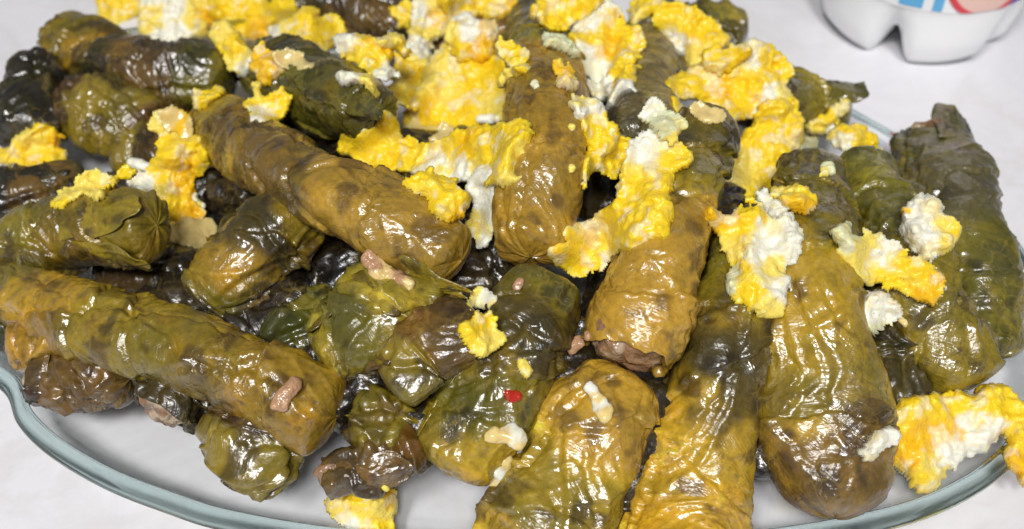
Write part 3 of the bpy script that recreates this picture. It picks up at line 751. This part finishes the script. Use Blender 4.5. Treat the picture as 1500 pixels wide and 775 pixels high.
# ------------------------------------------------------------------ scrambled egg
EC = {'Y': (0.86, 0.60, 0.016), 'O': (0.85, 0.49, 0.008), 'W': (0.80, 0.785, 0.66), 'P': (0.84, 0.66, 0.12), 'N': (0.74, 0.55, 0.22),
      'F': (0.42, 0.24, 0.13), 'R': (0.42, 0.022, 0.010), 'G': (0.66, 0.68, 0.42)}
pending = []
def egg(spec, label, name='egg_curd', cat='scrambled egg', group='scrambled egg pieces scattered over the rolls', mat=None, thick=1.0, rough=1.0, blob=False):
    blobs = []
    for tok in spec.split():
        x, y, w_, c = tok.split(',')
        blobs.append((float(x), float(y), float(w_), c))
    if len(blobs) <= 5:      # small scraps: run together into one sliver
        nb_ = [blobs[0]]
        for p_, q_ in zip(blobs[:-1], blobs[1:]):
            if math.hypot(p_[0] - q_[0], p_[1] - q_[1]) < 32:
                nb_.append(((p_[0] + q_[0]) / 2, (p_[1] + q_[1]) / 2, (p_[2] + q_[2]) / 2 * 0.95, p_[3]))
            nb_.append(q_)
        blobs = nb_
    hits = [pile_hit(b[0], b[1]) for b in blobs]
    ts = np.array([h[0] for h in hits])
    bp_ = np.array([(b[0], b[1]) for b in blobs]); hs = ts.copy()
    D2 = np.exp(-((bp_[:, None] - bp_[None]) ** 2).sum(2) / (2 * 38.0 ** 2))
    for _ in range(6): ts = np.minimum(hs, (D2 @ ts) / D2.sum(1) + 0.0005)
    seed = int(blobs[0][0] * 7 + blobs[0][1] * 3 + len(blobs)) % 9973
    rng = np.random.RandomState(seed)
    items = []
    for b, h, t in zip(blobs, hits, ts):
        d = ray(b[0], b[1]); a = b[2] / 2 * t / FPX * (1.28 if len(blobs) > 7 else 1.2)
        nn = np.array(h[1]); nn = nn if np.dot(nn, d) < 0 else -nn
        nrm_ = 0.45 * nn - 0.55 * d / np.linalg.norm(d) + rng.randn(3) * 0.07
        nrm_ /= np.linalg.norm(nrm_)
        th_ = min(0.36 * a + 0.0006, 0.0026) * thick * rng.uniform(0.85, 1.25)
        c = CAM + d * (t - th_ * (0.15 if blob else 0.6))
        items.append((c, a, th_, nrm_, b[3]))
    if (mat is None or mat is M_ONION) and name != 'rice_grain' and not blob:
        flake(items, label, name, cat, group, mat or M_EGG, seed, thick)
    else:
        pending.append((items, label, name, cat, group, mat or M_EGG, seed, rough))
def blur2(h):
    p = np.pad(h, 1, mode='edge')
    return (p[:-2, 1:-1] + p[2:, 1:-1] + p[1:-1, :-2] + p[1:-1, 2:] + 2 * h + 0.5 * (p[:-2, :-2] + p[2:, 2:] + p[:-2, 2:] + p[2:, :-2])) / 8.0
def flake(items, label, name, cat, group, mat, seed, thick):
    """a torn sheet of cooked egg (or a slice of onion) draped over what lies below it"""
    cs = np.array([it[0] for it in items]); aa = np.array([it[1] for it in items])
    nav = np.mean([it[3] for it in items], axis=0); nav /= np.linalg.norm(nav)
    e1 = np.cross([0, 1, 0.2], nav); e1 /= np.linalg.norm(e1); e2 = np.cross(nav, e1)
    o = cs.mean(0); L2 = np.stack([(cs - o) @ e1, (cs - o) @ e2], 1); Lh = (cs - o) @ nav
    egg_ = mat is M_EGG; am = aa.mean()
    g = 0.00045 if am > 0.0022 else 0.0003
    pad = aa.max() + 0.003
    xs = np.arange(L2[:, 0].min() - pad, L2[:, 0].max() + pad, g); ys = np.arange(L2[:, 1].min() - pad, L2[:, 1].max() + pad, g)
    X, Y = np.meshgrid(xs, ys, indexing='ij'); sh = X.shape
    p3 = np.stack([X.ravel(), Y.ravel(), np.full(X.size, seed * 0.37)], 1)
    k = min(1.0, am / 0.003)
    hf = 0.0007 if egg_ else 0.0002
    wx = k * (0.0019 * fbm(p3 / 0.0055, seed, 1) + hf * fbm(p3 / 0.0017, seed + 3, 2)); wy = k * (0.0019 * fbm(p3 / 0.0055 + 40, seed + 1, 1) + hf * fbm(p3 / 0.0017 + 40, seed + 4, 2))
    px_, py_ = p3[:, 0] + wx, p3[:, 1] + wy
    sk = 5.0 / am
    dist = np.stack([a_ - np.hypot(px_ - l[0], py_ - l[1]) for l, a_ in zip(L2, aa)])
    f = np.log(np.exp(np.clip(sk * dist, -30, 30)).sum(0)) / sk - 0.0003
    tear = sstep(0.30, 0.75, noise(p3 / 0.0042 + 7, seed + 8))
    f = f - k * 0.0012 * tear * (f < 0.0025)
    f = f.reshape(sh); mask = f > 0
    # keep the piece in one part
    lab = np.zeros(sh, int); best = (0, 0); cur = 0
    for i0, j0 in zip(*np.nonzero(mask)):
        if lab[i0, j0]: continue
        cur += 1; st = [(i0, j0)]; lab[i0, j0] = cur; cnt = 0
        while st:
            i, j = st.pop(); cnt += 1
            for di, dj in ((1, 0), (-1, 0), (0, 1), (0, -1)):
                u, v = i + di, j + dj
                if 0 <= u < sh[0] and 0 <= v < sh[1] and mask[u, v] and not lab[u, v]: lab[u, v] = cur; st.append((u, v))
        if cnt > best[0]: best = (cnt, cur)
    mask = lab == best[1]
    # what lies underneath
    wgt = np.exp(-((X[..., None] - L2[:, 0]) ** 2 + (Y[..., None] - L2[:, 1]) ** 2) / (2 * (am * 1.3) ** 2)) + 1e-12
    hb = (wgt * Lh).sum(-1) / wgt.sum(-1)
    h = hb.copy()
    for i, j in zip(*np.nonzero(mask)):
        P_ = o + e1 * X[i, j] + e2 * Y[i, j]
        c_ = cast(P_ + nav * 0.02, -nav, 0.05)
        if c_: h[i, j] = 0.02 - c_[0]
    h = np.clip(h, hb - 0.0045, hb + 0.0045)
    for _ in range(5):
        b_ = h
        for __ in range(int(3 * 0.00045 / g) + 1): b_ = blur2(b_)
        h = np.maximum(h, b_)
    for __ in range(4): h = blur2(h)
    T = (0.0029 if egg_ else 0.0012) * min(1.15, max(0.5, am / 0.003)) * thick
    e = np.clip(f / (0.0030 * max(k, 0.4)), 0, 1); prof = np.sqrt(np.maximum(0, 1 - (1 - e) ** 2))
    n_lo = fbm(p3 / 0.0075 + 3, seed + 12, 2).reshape(sh)
    q3 = np.stack([p3[:, 0] + 0.002 * noise(p3 / 0.006 + 2, seed + 13), p3[:, 1], p3[:, 2]], 1)
    fold = (np.abs(noise(q3 / 0.0042 + 11, seed + 14)) ** 0.8 + 0.55 * np.abs(noise(q3 / 0.0021 + 11, seed + 15)) ** 0.8).reshape(sh)
    gran = fbm(p3 / 0.0015 + 5, seed + 16, 2).reshape(sh)
    pit = sstep(0.42, 0.75, noise(p3 / 0.0016 + 9, seed + 18)).reshape(sh)
    am_ = 1.0 if egg_ else 0.3
    top = h + 0.0002 + prof * (T * (1 + 0.35 * n_lo) + am_ * k * (0.0023 * fold * e + 0.00030 * gran - 0.0004 * pit * e)) + k * 0.0014 * np.maximum(n_lo, -0.3) * (1 - 0.5 * e)
    bot = np.minimum(h - 0.0003, top - 0.0003)
    gx, gy = np.gradient(f, g); gm = np.maximum(np.hypot(gx, gy), 0.2)
    nb_ = np.zeros(sh, bool); mp = np.pad(mask, 1)
    for di, dj in ((0, 1), (2, 1), (1, 0), (1, 2)): nb_ |= ~mp[di:di + sh[0], dj:dj + sh[1]]
    edge = mask & nb_
    mv = np.where(edge, np.clip(f / gm, 0, g * 0.9), 0)
    XX, YY = X - gx / gm * mv, Y - gy / gm * mv
    idx = -np.ones(sh, int); idx[mask] = np.arange(mask.sum()); nv = mask.sum()
    B = o + XX[mask][:, None] * e1 + YY[mask][:, None] * e2
    V = np.concatenate([B + top[mask][:, None] * nav, B + bot[mask][:, None] * nav])
    F = []; cnt = {}
    q = mask[:-1, :-1] & mask[1:, :-1] & mask[1:, 1:] & mask[:-1, 1:]
    for i, j in zip(*np.nonzero(q)):
        v = (idx[i, j], idx[i + 1, j], idx[i + 1, j + 1], idx[i, j + 1])
        F.append(tuple(int(t) for t in v)); F.append(tuple(int(t) + nv for t in v[::-1]))
        for a0, b0 in zip(v, v[1:] + v[:1]):
            if (b0, a0) in cnt: del cnt[(b0, a0)]
            else: cnt[(a0, b0)] = 1
    for a0, b0 in cnt: F.append((int(b0), int(a0), int(a0) + nv, int(b0) + nv))
    # marbled colour
    P2 = V[:nv]
    w3 = np.stack([px_, py_], 1)[mask.ravel()] + 0.0016 * np.stack([fbm(P2 / 0.0035 + 5 * c_ + seed, seed + 31 + c_, 2) for c_ in range(2)], 1)
    W = np.stack([np.exp(-(np.hypot(w3[:, 0] - l[0], w3[:, 1] - l[1]) / (a_ * 0.85)) ** 2 * 1.5) + 1e-9 for l, a_ in zip(L2, aa)])
    W = W ** 3.2; W /= W.sum(0)
    cl = sum(W[i_][:, None] * np.array(EC[it[4]])[None] for i_, it in enumerate(items))
    if egg_:
        n = len(cl)
        f1 = sstep(0.15, 0.8, fbm(P2 / 0.0035 + seed + 4, seed + 21, 3)); cl = mixc(cl, np.tile(np.array(EC['P']), (n, 1)), f1 * 0.42)
        f2 = sstep(0.38, 0.62, fbm(P2 / 0.0040 + seed + 14, seed + 25, 3)); cl = mixc(cl, np.tile(np.array(EC['W']), (n, 1)), f2 * 0.42)
        f3 = sstep(0.35, 0.8, fbm(P2 / 0.005 + seed + 24, seed + 29, 2)); cl = mixc(cl, cl * np.array([0.99, 0.90, 0.8]), f3 * 0.15)
    keep = np.zeros(2 * nv, bool)
    for fc in F: keep[list(fc)] = True
    rm = -np.ones(2 * nv, int); rm[keep] = np.arange(keep.sum())
    F = [tuple(int(rm[t]) for t in fc) for fc in F]
    V = V[keep]; cl = np.concatenate([cl, cl])[keep]
    base = np.array([V[:, 0].mean(), V[:, 1].mean(), V[:, 2].min()])
    ob = mesh_obj(name, V - base, F, mat, None, np.clip(cl, 0.005, 0.9)); ob.location = base
    sm_ = ob.modifiers.new('soften', 'SMOOTH'); sm_.factor = 0.5; sm_.iterations = 1
    tag(ob, label, cat, group)
    o0 = len(EGGV); EGGV.extend(V.tolist()); EGGF.extend([tuple(t + o0 for t in fc) for fc in F])
    EGG[0] = BVHTree.FromPolygons(EGGV, EGGF)
def flush_eggs():
    tmp = []
    for items, *_ in pending:
        bm = bmesh.new()
        for c, a, t, n, k in items:
            r = bmesh.ops.create_icosphere(bm, subdivisions=2, radius=1.0)
            q = Vector((0, 0, 1)).rotation_difference(Vector(n)).to_matrix()
            for v in r['verts']:
                v.co = q @ Vector((v.co.x * a, v.co.y * a, v.co.z * t)) + Vector(c)
        me = bpy.data.meshes.new('tmp'); bm.to_mesh(me); bm.free()
        o = bpy.data.objects.new('tmp', me); C.objects.link(o)
        md = o.modifiers.new('r', 'REMESH'); md.mode = 'VOXEL'; md.voxel_size = 0.00055 if len(items) > 3 else 0.0004
        sm = o.modifiers.new('s', 'SMOOTH'); sm.iterations = 14 if len(items) > 6 else 6; sm.factor = 0.5
        tmp.append(o)
    dg = bpy.context.evaluated_depsgraph_get()
    for o, (items, label, name, cat, group, mat, seed, rough) in zip(tmp, pending):
        ev = o.evaluated_get(dg); me = bpy.data.meshes.new_from_object(ev)
        n = len(me.vertices); co = np.empty(n * 3); me.vertices.foreach_get('co', co); co = co.reshape(-1, 3)
        no = np.empty(n * 3, np.float32); me.vertex_normals.foreach_get('vector', no) if hasattr(me, 'vertex_normals') else me.vertices.foreach_get('normal', no)
        no = no.reshape(-1, 3)
        sz = min(1.0, max(a for _, a, *_ in items) / 0.004)
        am = np.mean([a for _, a, *_ in items]); nav = np.mean([nn for _, _, _, nn, _ in items], axis=0); nav /= np.linalg.norm(nav)
        flat = 1 - 0.55 * np.abs(no @ nav)
        d = rough * (0.30 * min(am, 0.0035) * flat * noise(co / (am * 0.9) + seed, seed + 31)) + rough * sz * flat * (0.0007 * fbm(co / 0.0055 + seed, seed, 2) + 0.00060 * fbm(co / 0.0017 + seed, seed + 3, 2))
        pits = sstep(0.35, 0.7, noise(co / 0.0014 + seed + 9, seed + 7)); d -= rough * sz * 0.00035 * pits
        # colours: nearest blobs, with wandering borders
        wp = co + 0.0016 * np.stack([fbm(co / 0.003 + 5 * k + seed, seed + 11 + k, 2) for k in range(3)], 1)
        ws = []; 
        for c, a, t, nn, k in items:
            ws.append(np.exp(-(np.linalg.norm(wp - c, axis=1) / (a * 0.8)) ** 2 * 1.6) + 1e-9)
        W = np.array(ws) ** 2.2; W /= W.sum(0)
        cl = sum(W[i][:, None] * np.array(EC[it[4]])[None] for i, it in enumerate(items))
        if mat is M_EGG:
            f1 = sstep(0.2, 0.75, fbm(co / 0.0038 + seed + 4, seed + 21, 3))
            cl = mixc(cl, np.tile(np.array(EC['P']), (n, 1)), f1 * 0.4)
            f2 = sstep(0.45, 0.85, fbm(co / 0.003 + seed + 14, seed + 25, 3))
            cl = mixc(cl, np.tile(np.array(EC['W']), (n, 1)), f2 * 0.45)
            f3 = sstep(0.4, 0.8, fbm(co / 0.005 + seed + 24, seed + 29, 2))
            cl = mixc(cl, cl * np.array([0.98, 0.78, 0.6]), f3 * 0.5)
        co = co + no * d[:, None]
        base = np.array([co[:, 0].mean(), co[:, 1].mean(), co[:, 2].min()])
        me.vertices.foreach_set('co', (co - base).ravel())
        ca = me.color_attributes.new('col', 'FLOAT_COLOR', 'POINT')
        c4 = np.ones((n, 4), np.float32); c4[:, :3] = np.clip(cl, 0.005, 0.9); ca.data.foreach_set('color', c4.ravel())
        me.polygons.foreach_set('use_smooth', np.ones(len(me.polygons), bool))
        me.materials.clear(); me.materials.append(mat); me.name = name; me.update()
        ob = bpy.data.objects.new(name, me); C.objects.link(ob); ob.location = base
        tag(ob, label, cat, group)
    for o in tmp:
        m_ = o.data; bpy.data.objects.remove(o); bpy.data.meshes.remove(m_)

egg('225,35,45,P 245,55,50,W 262,70,28,W 250,25,40,W 285,35,35,P 300,30,30,O 290,10,35,P 255,5,40,W 230,10,40,W', 'ragged whitish egg slab hanging over the dark wet roll')
egg('160,8,40,Y 180,18,35,Y 190,5,40,Y 176,28,20,P', 'yellow egg lump resting on the smooth round-tipped olive roll')
egg('330,10,50,Y 360,25,50,Y 385,40,35,O 375,10,45,Y 345,40,30,Y 400,5,45,Y 420,8,40,Y 392,30,25,P 378,52,26,O', 'bright orange-yellow egg heap behind the finger-shaped egg piece')
egg('325,45,28,P 340,65,35,Y 355,85,35,P 362,100,22,W 345,98,22,P', 'forked pale finger-shaped egg piece on the dark wet roll')
egg('385,90,45,O 395,110,40,O 382,70,20,Y 402,95,24,O', 'translucent orange egg piece beside an onion slice')
egg('375,135,22,P 380,155,28,Y 405,155,30,Y 378,172,26,W 395,165,25,Y', 'small yellow and white egg bit on the upper end of the long slanting roll')
egg('320,132,22,Y 303,142,26,Y 285,155,26,Y 300,150,18,P', 'narrow yellow egg strip beside the upper end of the long slanting roll')
egg('420,40,35,P 410,45,25,W 435,58,25,W 455,35,40,Y 475,45,45,Y 470,65,28,P 490,45,30,Y', 'curved yellow egg piece with thin white rim above the greenish crinkled roll')
egg('515,45,20,Y 505,70,35,W 525,75,45,Y 550,75,40,O 545,95,40,Y 515,112,32,W 535,115,35,P 570,110,32,W 545,130,25,P 560,90,30,Y', 'yellow egg curd with two white knobs above the pinched roll end')
egg('595,18,34,Y 592,26,22,Y', 'small round yellow egg ball on the dark back roll')
egg('565,62,22,P 585,65,30,Y', 'tiny pale yellow egg nub beside the upright egg ridge')
egg('640,10,45,P 625,30,40,W 620,55,45,P 605,75,40,W 595,100,40,Y 615,85,35,W 590,120,35,P 602,112,38,Y 586,138,38,Y 612,100,36,P 640,35,35,O 575,155,40,Y 600,145,45,Y 620,130,40,Y 560,152,22,Y', 'long upright ridge of pale yellow egg ending in a bright yellow tongue')
egg('680,95,60,Y 660,115,60,P 700,110,60,Y 650,145,60,P 690,140,65,Y 725,120,45,Y 640,165,50,Y 680,165,60,Y 720,150,50,P 670,85,35,P 625,180,45,Y 745,130,40,P 610,190,40,P', 'big round spongy yellow egg mass on top of the pile')
egg('720,10,55,Y 690,15,40,Y 740,15,30,O 660,0,45,Y', 'yellow egg lump at the very back, left open by the tan roll top')
egg('680,40,35,W 665,50,30,P 690,55,25,W 680,70,35,Y 705,70,35,O 715,42,30,N', 'white-topped egg lump behind the big spongy mass')
egg('745,65,30,Y 760,80,35,Y 765,100,30,Y 750,112,25,P 735,120,22,P 732,70,26,P', 'yellow egg arc curling round a small hole')
egg('703,174,13,W 717,174,15,W 729,174,12,W', 'single white rice grain lying on the egg', name='rice_grain', cat='rice grain', group='rice grains among the egg', rough=0.2)
egg('515,215,25,Y 535,215,35,Y 560,225,45,Y 590,225,45,Y 565,195,30,Y 545,240,30,Y 620,235,45,Y 640,240,50,W 620,250,35,W 660,225,50,Y 680,215,45,O 700,215,55,Y 735,210,55,Y 755,200,45,Y 740,240,55,Y 760,225,40,P 715,250,40,Y 750,260,35,P 650,260,30,P 680,250,35,W', 'wide bright yellow egg sheet with pointed tip and white patch')
egg('620,275,40,Y 645,290,45,Y 665,300,40,Y 640,305,25,Y 660,315,25,O', 'yellow egg tongue lying on the long slanting roll')
egg('700,275,45,W 715,290,40,W 720,275,35,W 705,315,35,W 690,325,25,P 700,340,30,P 712,325,25,W 703,362,22,W 685,345,18,W', 'white lacy egg strip dangling down beside the long slanting roll')
egg('880,30,45,W 865,45,35,W 895,45,45,Y 870,65,50,Y 900,70,50,O 920,65,40,Y 860,85,35,W 905,95,40,Y 860,105,24,W 885,105,24,W 925,100,30,Y 885,128,30,W 910,135,40,W 915,118,35,Y 890,142,22,W 925,85,30,Y 870,125,14,W', 'glossy white and yellow fried egg piece with orange band across')
egg('820,10,55,Y 800,30,30,Y 860,10,45,Y 795,50,22,Y', 'yellow egg clump at the back with a thin drip')
egg('815,65,35,G 840,75,25,G', 'pale greenish egg scrap beside the glossy white and yellow piece')
egg('820,95,25,O 828,110,25,O 830,125,28,N', 'small orange egg bit with pale tip on the green and tan roll')
egg('850,150,25,P 860,165,35,W 855,175,30,W 875,180,40,Y 885,200,50,Y 865,200,40,Y 900,215,45,Y 875,225,40,Y 860,250,35,Y 855,270,25,Y 890,245,35,Y 910,225,35,Y 848,280,15,P', 'yellow egg piece with white shoulder tapering to a thin point')
egg('960,215,45,W 945,225,40,W 975,225,45,Y 990,235,30,Y 950,250,50,P 935,270,60,Y 960,270,45,Y 945,295,60,Y 970,300,35,Y 925,320,60,Y 950,325,50,Y 900,345,60,Y 870,355,55,N 880,365,50,Y 840,370,50,Y 820,362,30,O 865,382,35,Y 885,382,25,W 930,345,50,Y 840,352,25,P', 'large boomerang-shaped deep yellow egg piece draped over the broad golden roll')
egg('955,10,40,Y 930,30,30,P 940,15,35,Y', 'small pale yellow egg lump beside the violet-grey roll top')
egg('985,35,50,Y 1010,40,50,Y 985,55,35,W 1000,65,35,W 1030,60,45,Y 1020,75,35,P 1010,85,25,P 1045,55,35,Y 1015,62,20,O', 'yellow egg wedge with white underside against the mossy roll tip')
egg('1080,100,45,P 1100,90,45,W 1120,95,45,Y 1135,115,40,Y 1105,115,45,Y 1050,110,35,P 1030,125,50,Y 1060,130,50,O 1090,130,45,Y 1000,130,40,Y 985,150,35,Y 1080,160,45,Y 1130,145,45,W 1110,160,30,W 1145,150,35,P 1075,180,45,Y', 'broad lumpy yellow egg cluster around a clear onion slice')
egg('1045,90,35,Y 1065,80,30,Y 1085,72,22,Y', 'smooth yellow egg finger pointing to the mossy roll tip')
egg('955,165,30,W 965,175,35,G 980,190,30,G 945,168,20,W 990,200,22,P', 'pale whitish egg flake beside the onion slice')
egg('1150,165,45,Y 1130,185,55,Y 1145,190,50,Y 1110,210,55,Y 1135,215,50,Y 1095,245,50,P 1115,245,50,Y 1085,265,40,P 1100,280,45,Y 1160,190,35,Y', 'spongy yellow egg column running down beside the largest roll')
egg('1125,290,30,W 1135,310,30,W 1150,325,28,W', 'white egg strip leaning beside a small yellow cube of egg', thick=1.3)
egg('1165,290,45,Y 1175,305,35,O 1150,285,25,P 1160,300,25,P', 'small yellow cube-like egg chunk on the largest roll', thick=1.4)
egg('1050,325,30,O 1070,330,35,O 1090,325,40,Y 1110,320,40,Y 1085,345,40,Y 1110,350,50,W 1130,345,40,W 1150,345,40,W 1080,370,40,P 1105,380,50,W 1140,375,45,W 1115,405,50,P 1090,395,35,Y 1070,415,25,G 1095,430,40,Y 1125,430,45,W 1140,420,35,W 1125,450,35,P', 'big white and yellow crumbly egg clump with orange finger')
egg('1220,165,25,Y 1235,158,22,P 1205,180,25,Y 1190,182,22,P 1215,187,20,W', 'feathery yellow egg shred on the dark green blunt roll end')
egg('1240,190,25,Y 1230,210,35,W 1255,205,35,Y 1275,212,25,Y 1225,200,25,P 1250,220,20,W', 'pale egg slice at the top of the dark olive roll')
egg('1180,215,24,G 1188,208,16,G', 'grey-green egg scrap at the top of the largest roll')
egg('1208,248,22,G 1204,256,14,P', 'tiny pale egg crumb between the largest and the dark olive roll')
egg('1355,310,45,W 1340,340,45,W 1375,335,50,P 1360,360,50,W 1385,360,40,P 1395,352,20,Y 1335,318,18,O', 'thick pale egg chunk bridging the two outer rolls', thick=1.6)
egg('1235,345,25,G 1250,360,30,G 1270,360,35,P 1265,385,45,P 1295,380,50,W 1320,390,45,Y 1300,405,50,Y 1340,410,45,Y 1360,425,35,O 1270,405,40,P', 'long yellow egg slab below the thick pale chunk', thick=1.4)
egg('1290,445,36,W 1293,468,34,W 1285,490,28,G 1310,450,26,W', 'white egg flake hanging below the long yellow slab')
egg('1290,645,28,W 1275,660,30,W 1302,632,24,W', 'two white egg beads touching the brown foot of the largest roll', thick=1.5)
egg('1330,620,50,Y 1360,605,55,Y 1400,600,55,Y 1440,595,55,Y 1470,592,50,Y 1330,660,50,O 1350,650,55,O 1380,640,55,O 1355,690,45,P 1340,702,30,Y 1385,670,40,W 1410,645,45,W 1430,625,40,W 1482,620,48,Y 1490,648,40,Y 1497,680,30,O 1498,710,26,O', 'large orange-yellow egg fold lying over the glass rim', thick=1.5)
egg('490,750,30,Y 520,750,45,Y 550,745,45,P 540,768,50,Y 560,730,30,O 520,765,40,W', 'yellow egg piece alone on the glass near the front rim')
egg('695,438,28,P 712,432,22,W 690,450,18,P', 'whitish egg crumb over the dark hollow', thick=1.3)
egg('700,475,26,Y 710,468,24,Y 690,490,28,Y 705,502,34,P 718,496,22,P', 'three-cornered yellow egg crumb on the reddish-brown roll', thick=1.2)
egg('765,535,16,P 773,549,18,P', 'tiny pale yellow egg crumb near the red pepper speck')
egg('55,195,25,Y 40,210,30,P 65,205,40,Y 80,215,30,O 20,232,30,Y 50,230,40,Y 75,235,35,Y 10,240,20,Y', 'yellow egg piece with orange edge below the blackish-green roll end')
egg('95,285,28,P 85,300,20,Y 115,280,35,P 130,270,35,P 145,285,30,P 160,265,25,Y 185,250,25,Y', 'pale yellow egg strip behind the plump olive roll')
egg('193,238,15,W 205,241,17,W 216,245,14,W', 'two-grain white rice clump beside the orange egg strip', name='rice_grain', cat='rice grain', group='rice grains among the egg', rough=0.2)
egg('240,185,35,P 260,190,30,P 265,215,45,Y 245,230,40,Y 260,250,45,O 240,265,45,Y 270,280,40,O 255,300,45,Y 265,320,35,Y 280,310,35,O 235,290,30,P 220,270,25,W 202,264,25,W 290,240,26,Y', 'saturated orange-yellow egg strip hanging over the dark gap')
# onion, pepper and filling crumbs
ON = dict(thick=0.75, name='onion_piece', cat='onion', group='soft onion pieces among the egg', mat=M_ONION, rough=1.0)
ONB = dict(ON, blob=True, thick=0.9, rough=0.9)
egg('240,165,25,N 260,180,30,O 275,185,28,N', 'peach onion piece above the saturated orange egg strip', **ON)
egg('240,335,30,N 265,345,38,N 285,350,28,N 300,335,22,N', 'pale onion slice under the saturated orange egg strip', **ON)
egg('415,80,25,N 430,90,32,N 446,95,20,N', 'clear onion slice on the greenish crinkled roll', **ON)
egg('635,200,22,N 655,193,22,N', 'small onion piece between the spongy egg and the wide sheet', **ON)
egg('1022,160,22,N 1036,172,26,N 1052,172,24,N', 'clear onion slice set in the lumpy egg cluster', **ON)
egg('864,566,18,W 870,578,20,N 878,592,22,W 886,606,24,N', 'whitish onion strip stuck on the thick golden-yellow roll', **ONB)
egg('722,640,26,N 736,636,22,N 752,636,32,W 760,646,26,N', 'pearly onion bit on the wide mottled roll', **ONB)
egg('742,676,24,N 732,690,26,W 726,704,22,N', 'second pearly onion bit low on the wide mottled roll, nearer its end', **ONB)
egg('745,580,15,R 754,583,17,R 762,580,13,R', 'red pepper speck on the wide mottled roll', name='pepper_bit', cat='pepper', group='red pepper bits', mat=M_ONION, rough=0.4)
FI = dict(name='filling_crumb', cat='filling', group='crumbs of filling on the rolls', mat=M_FILL, rough=0.7)
egg('430,562,24,F 418,576,26,F 410,592,24,F 428,574,20,F', 'tan meat crumb stuck on the long front roll', **FI)
egg('848,502,20,F 838,512,14,F 860,492,16,F', 'tan crumb at the ragged open end of the broad golden roll', **FI)
egg('540,378,26,F 556,396,30,N 580,404,24,F 600,416,18,N', 'pinkish filling bulging from under the long slanting roll', **FI)
egg('763,412,12,F 757,420,13,F', 'thin brown crumb above the wide mottled roll', **FI)
egg('290,285,13,W 296,298,14,P', 'little white egg speck right of the saturated orange strip')
for sp_, lb_ in (('783,124,12,W 787,127,9,W', 'tiny white egg speck on the green and tan hanging roll'), ('837,186,10,P 839,189,8,W', 'tiny pale egg crumb at the edge of the white-shouldered egg piece'),
                 ('838,247,11,P 836,250,8,P', 'tiny pale speck low on the green and tan hanging roll'), ('1320,470,12,N 1326,474,9,N', 'tiny yellowish crumb on the dark olive roll'),
                 ('562,712,10,P 566,716,9,Y', 'tiny egg crumb on the glass beside the lone yellow egg piece')):
    egg(sp_, lb_, blob=True)
flush_eggs()
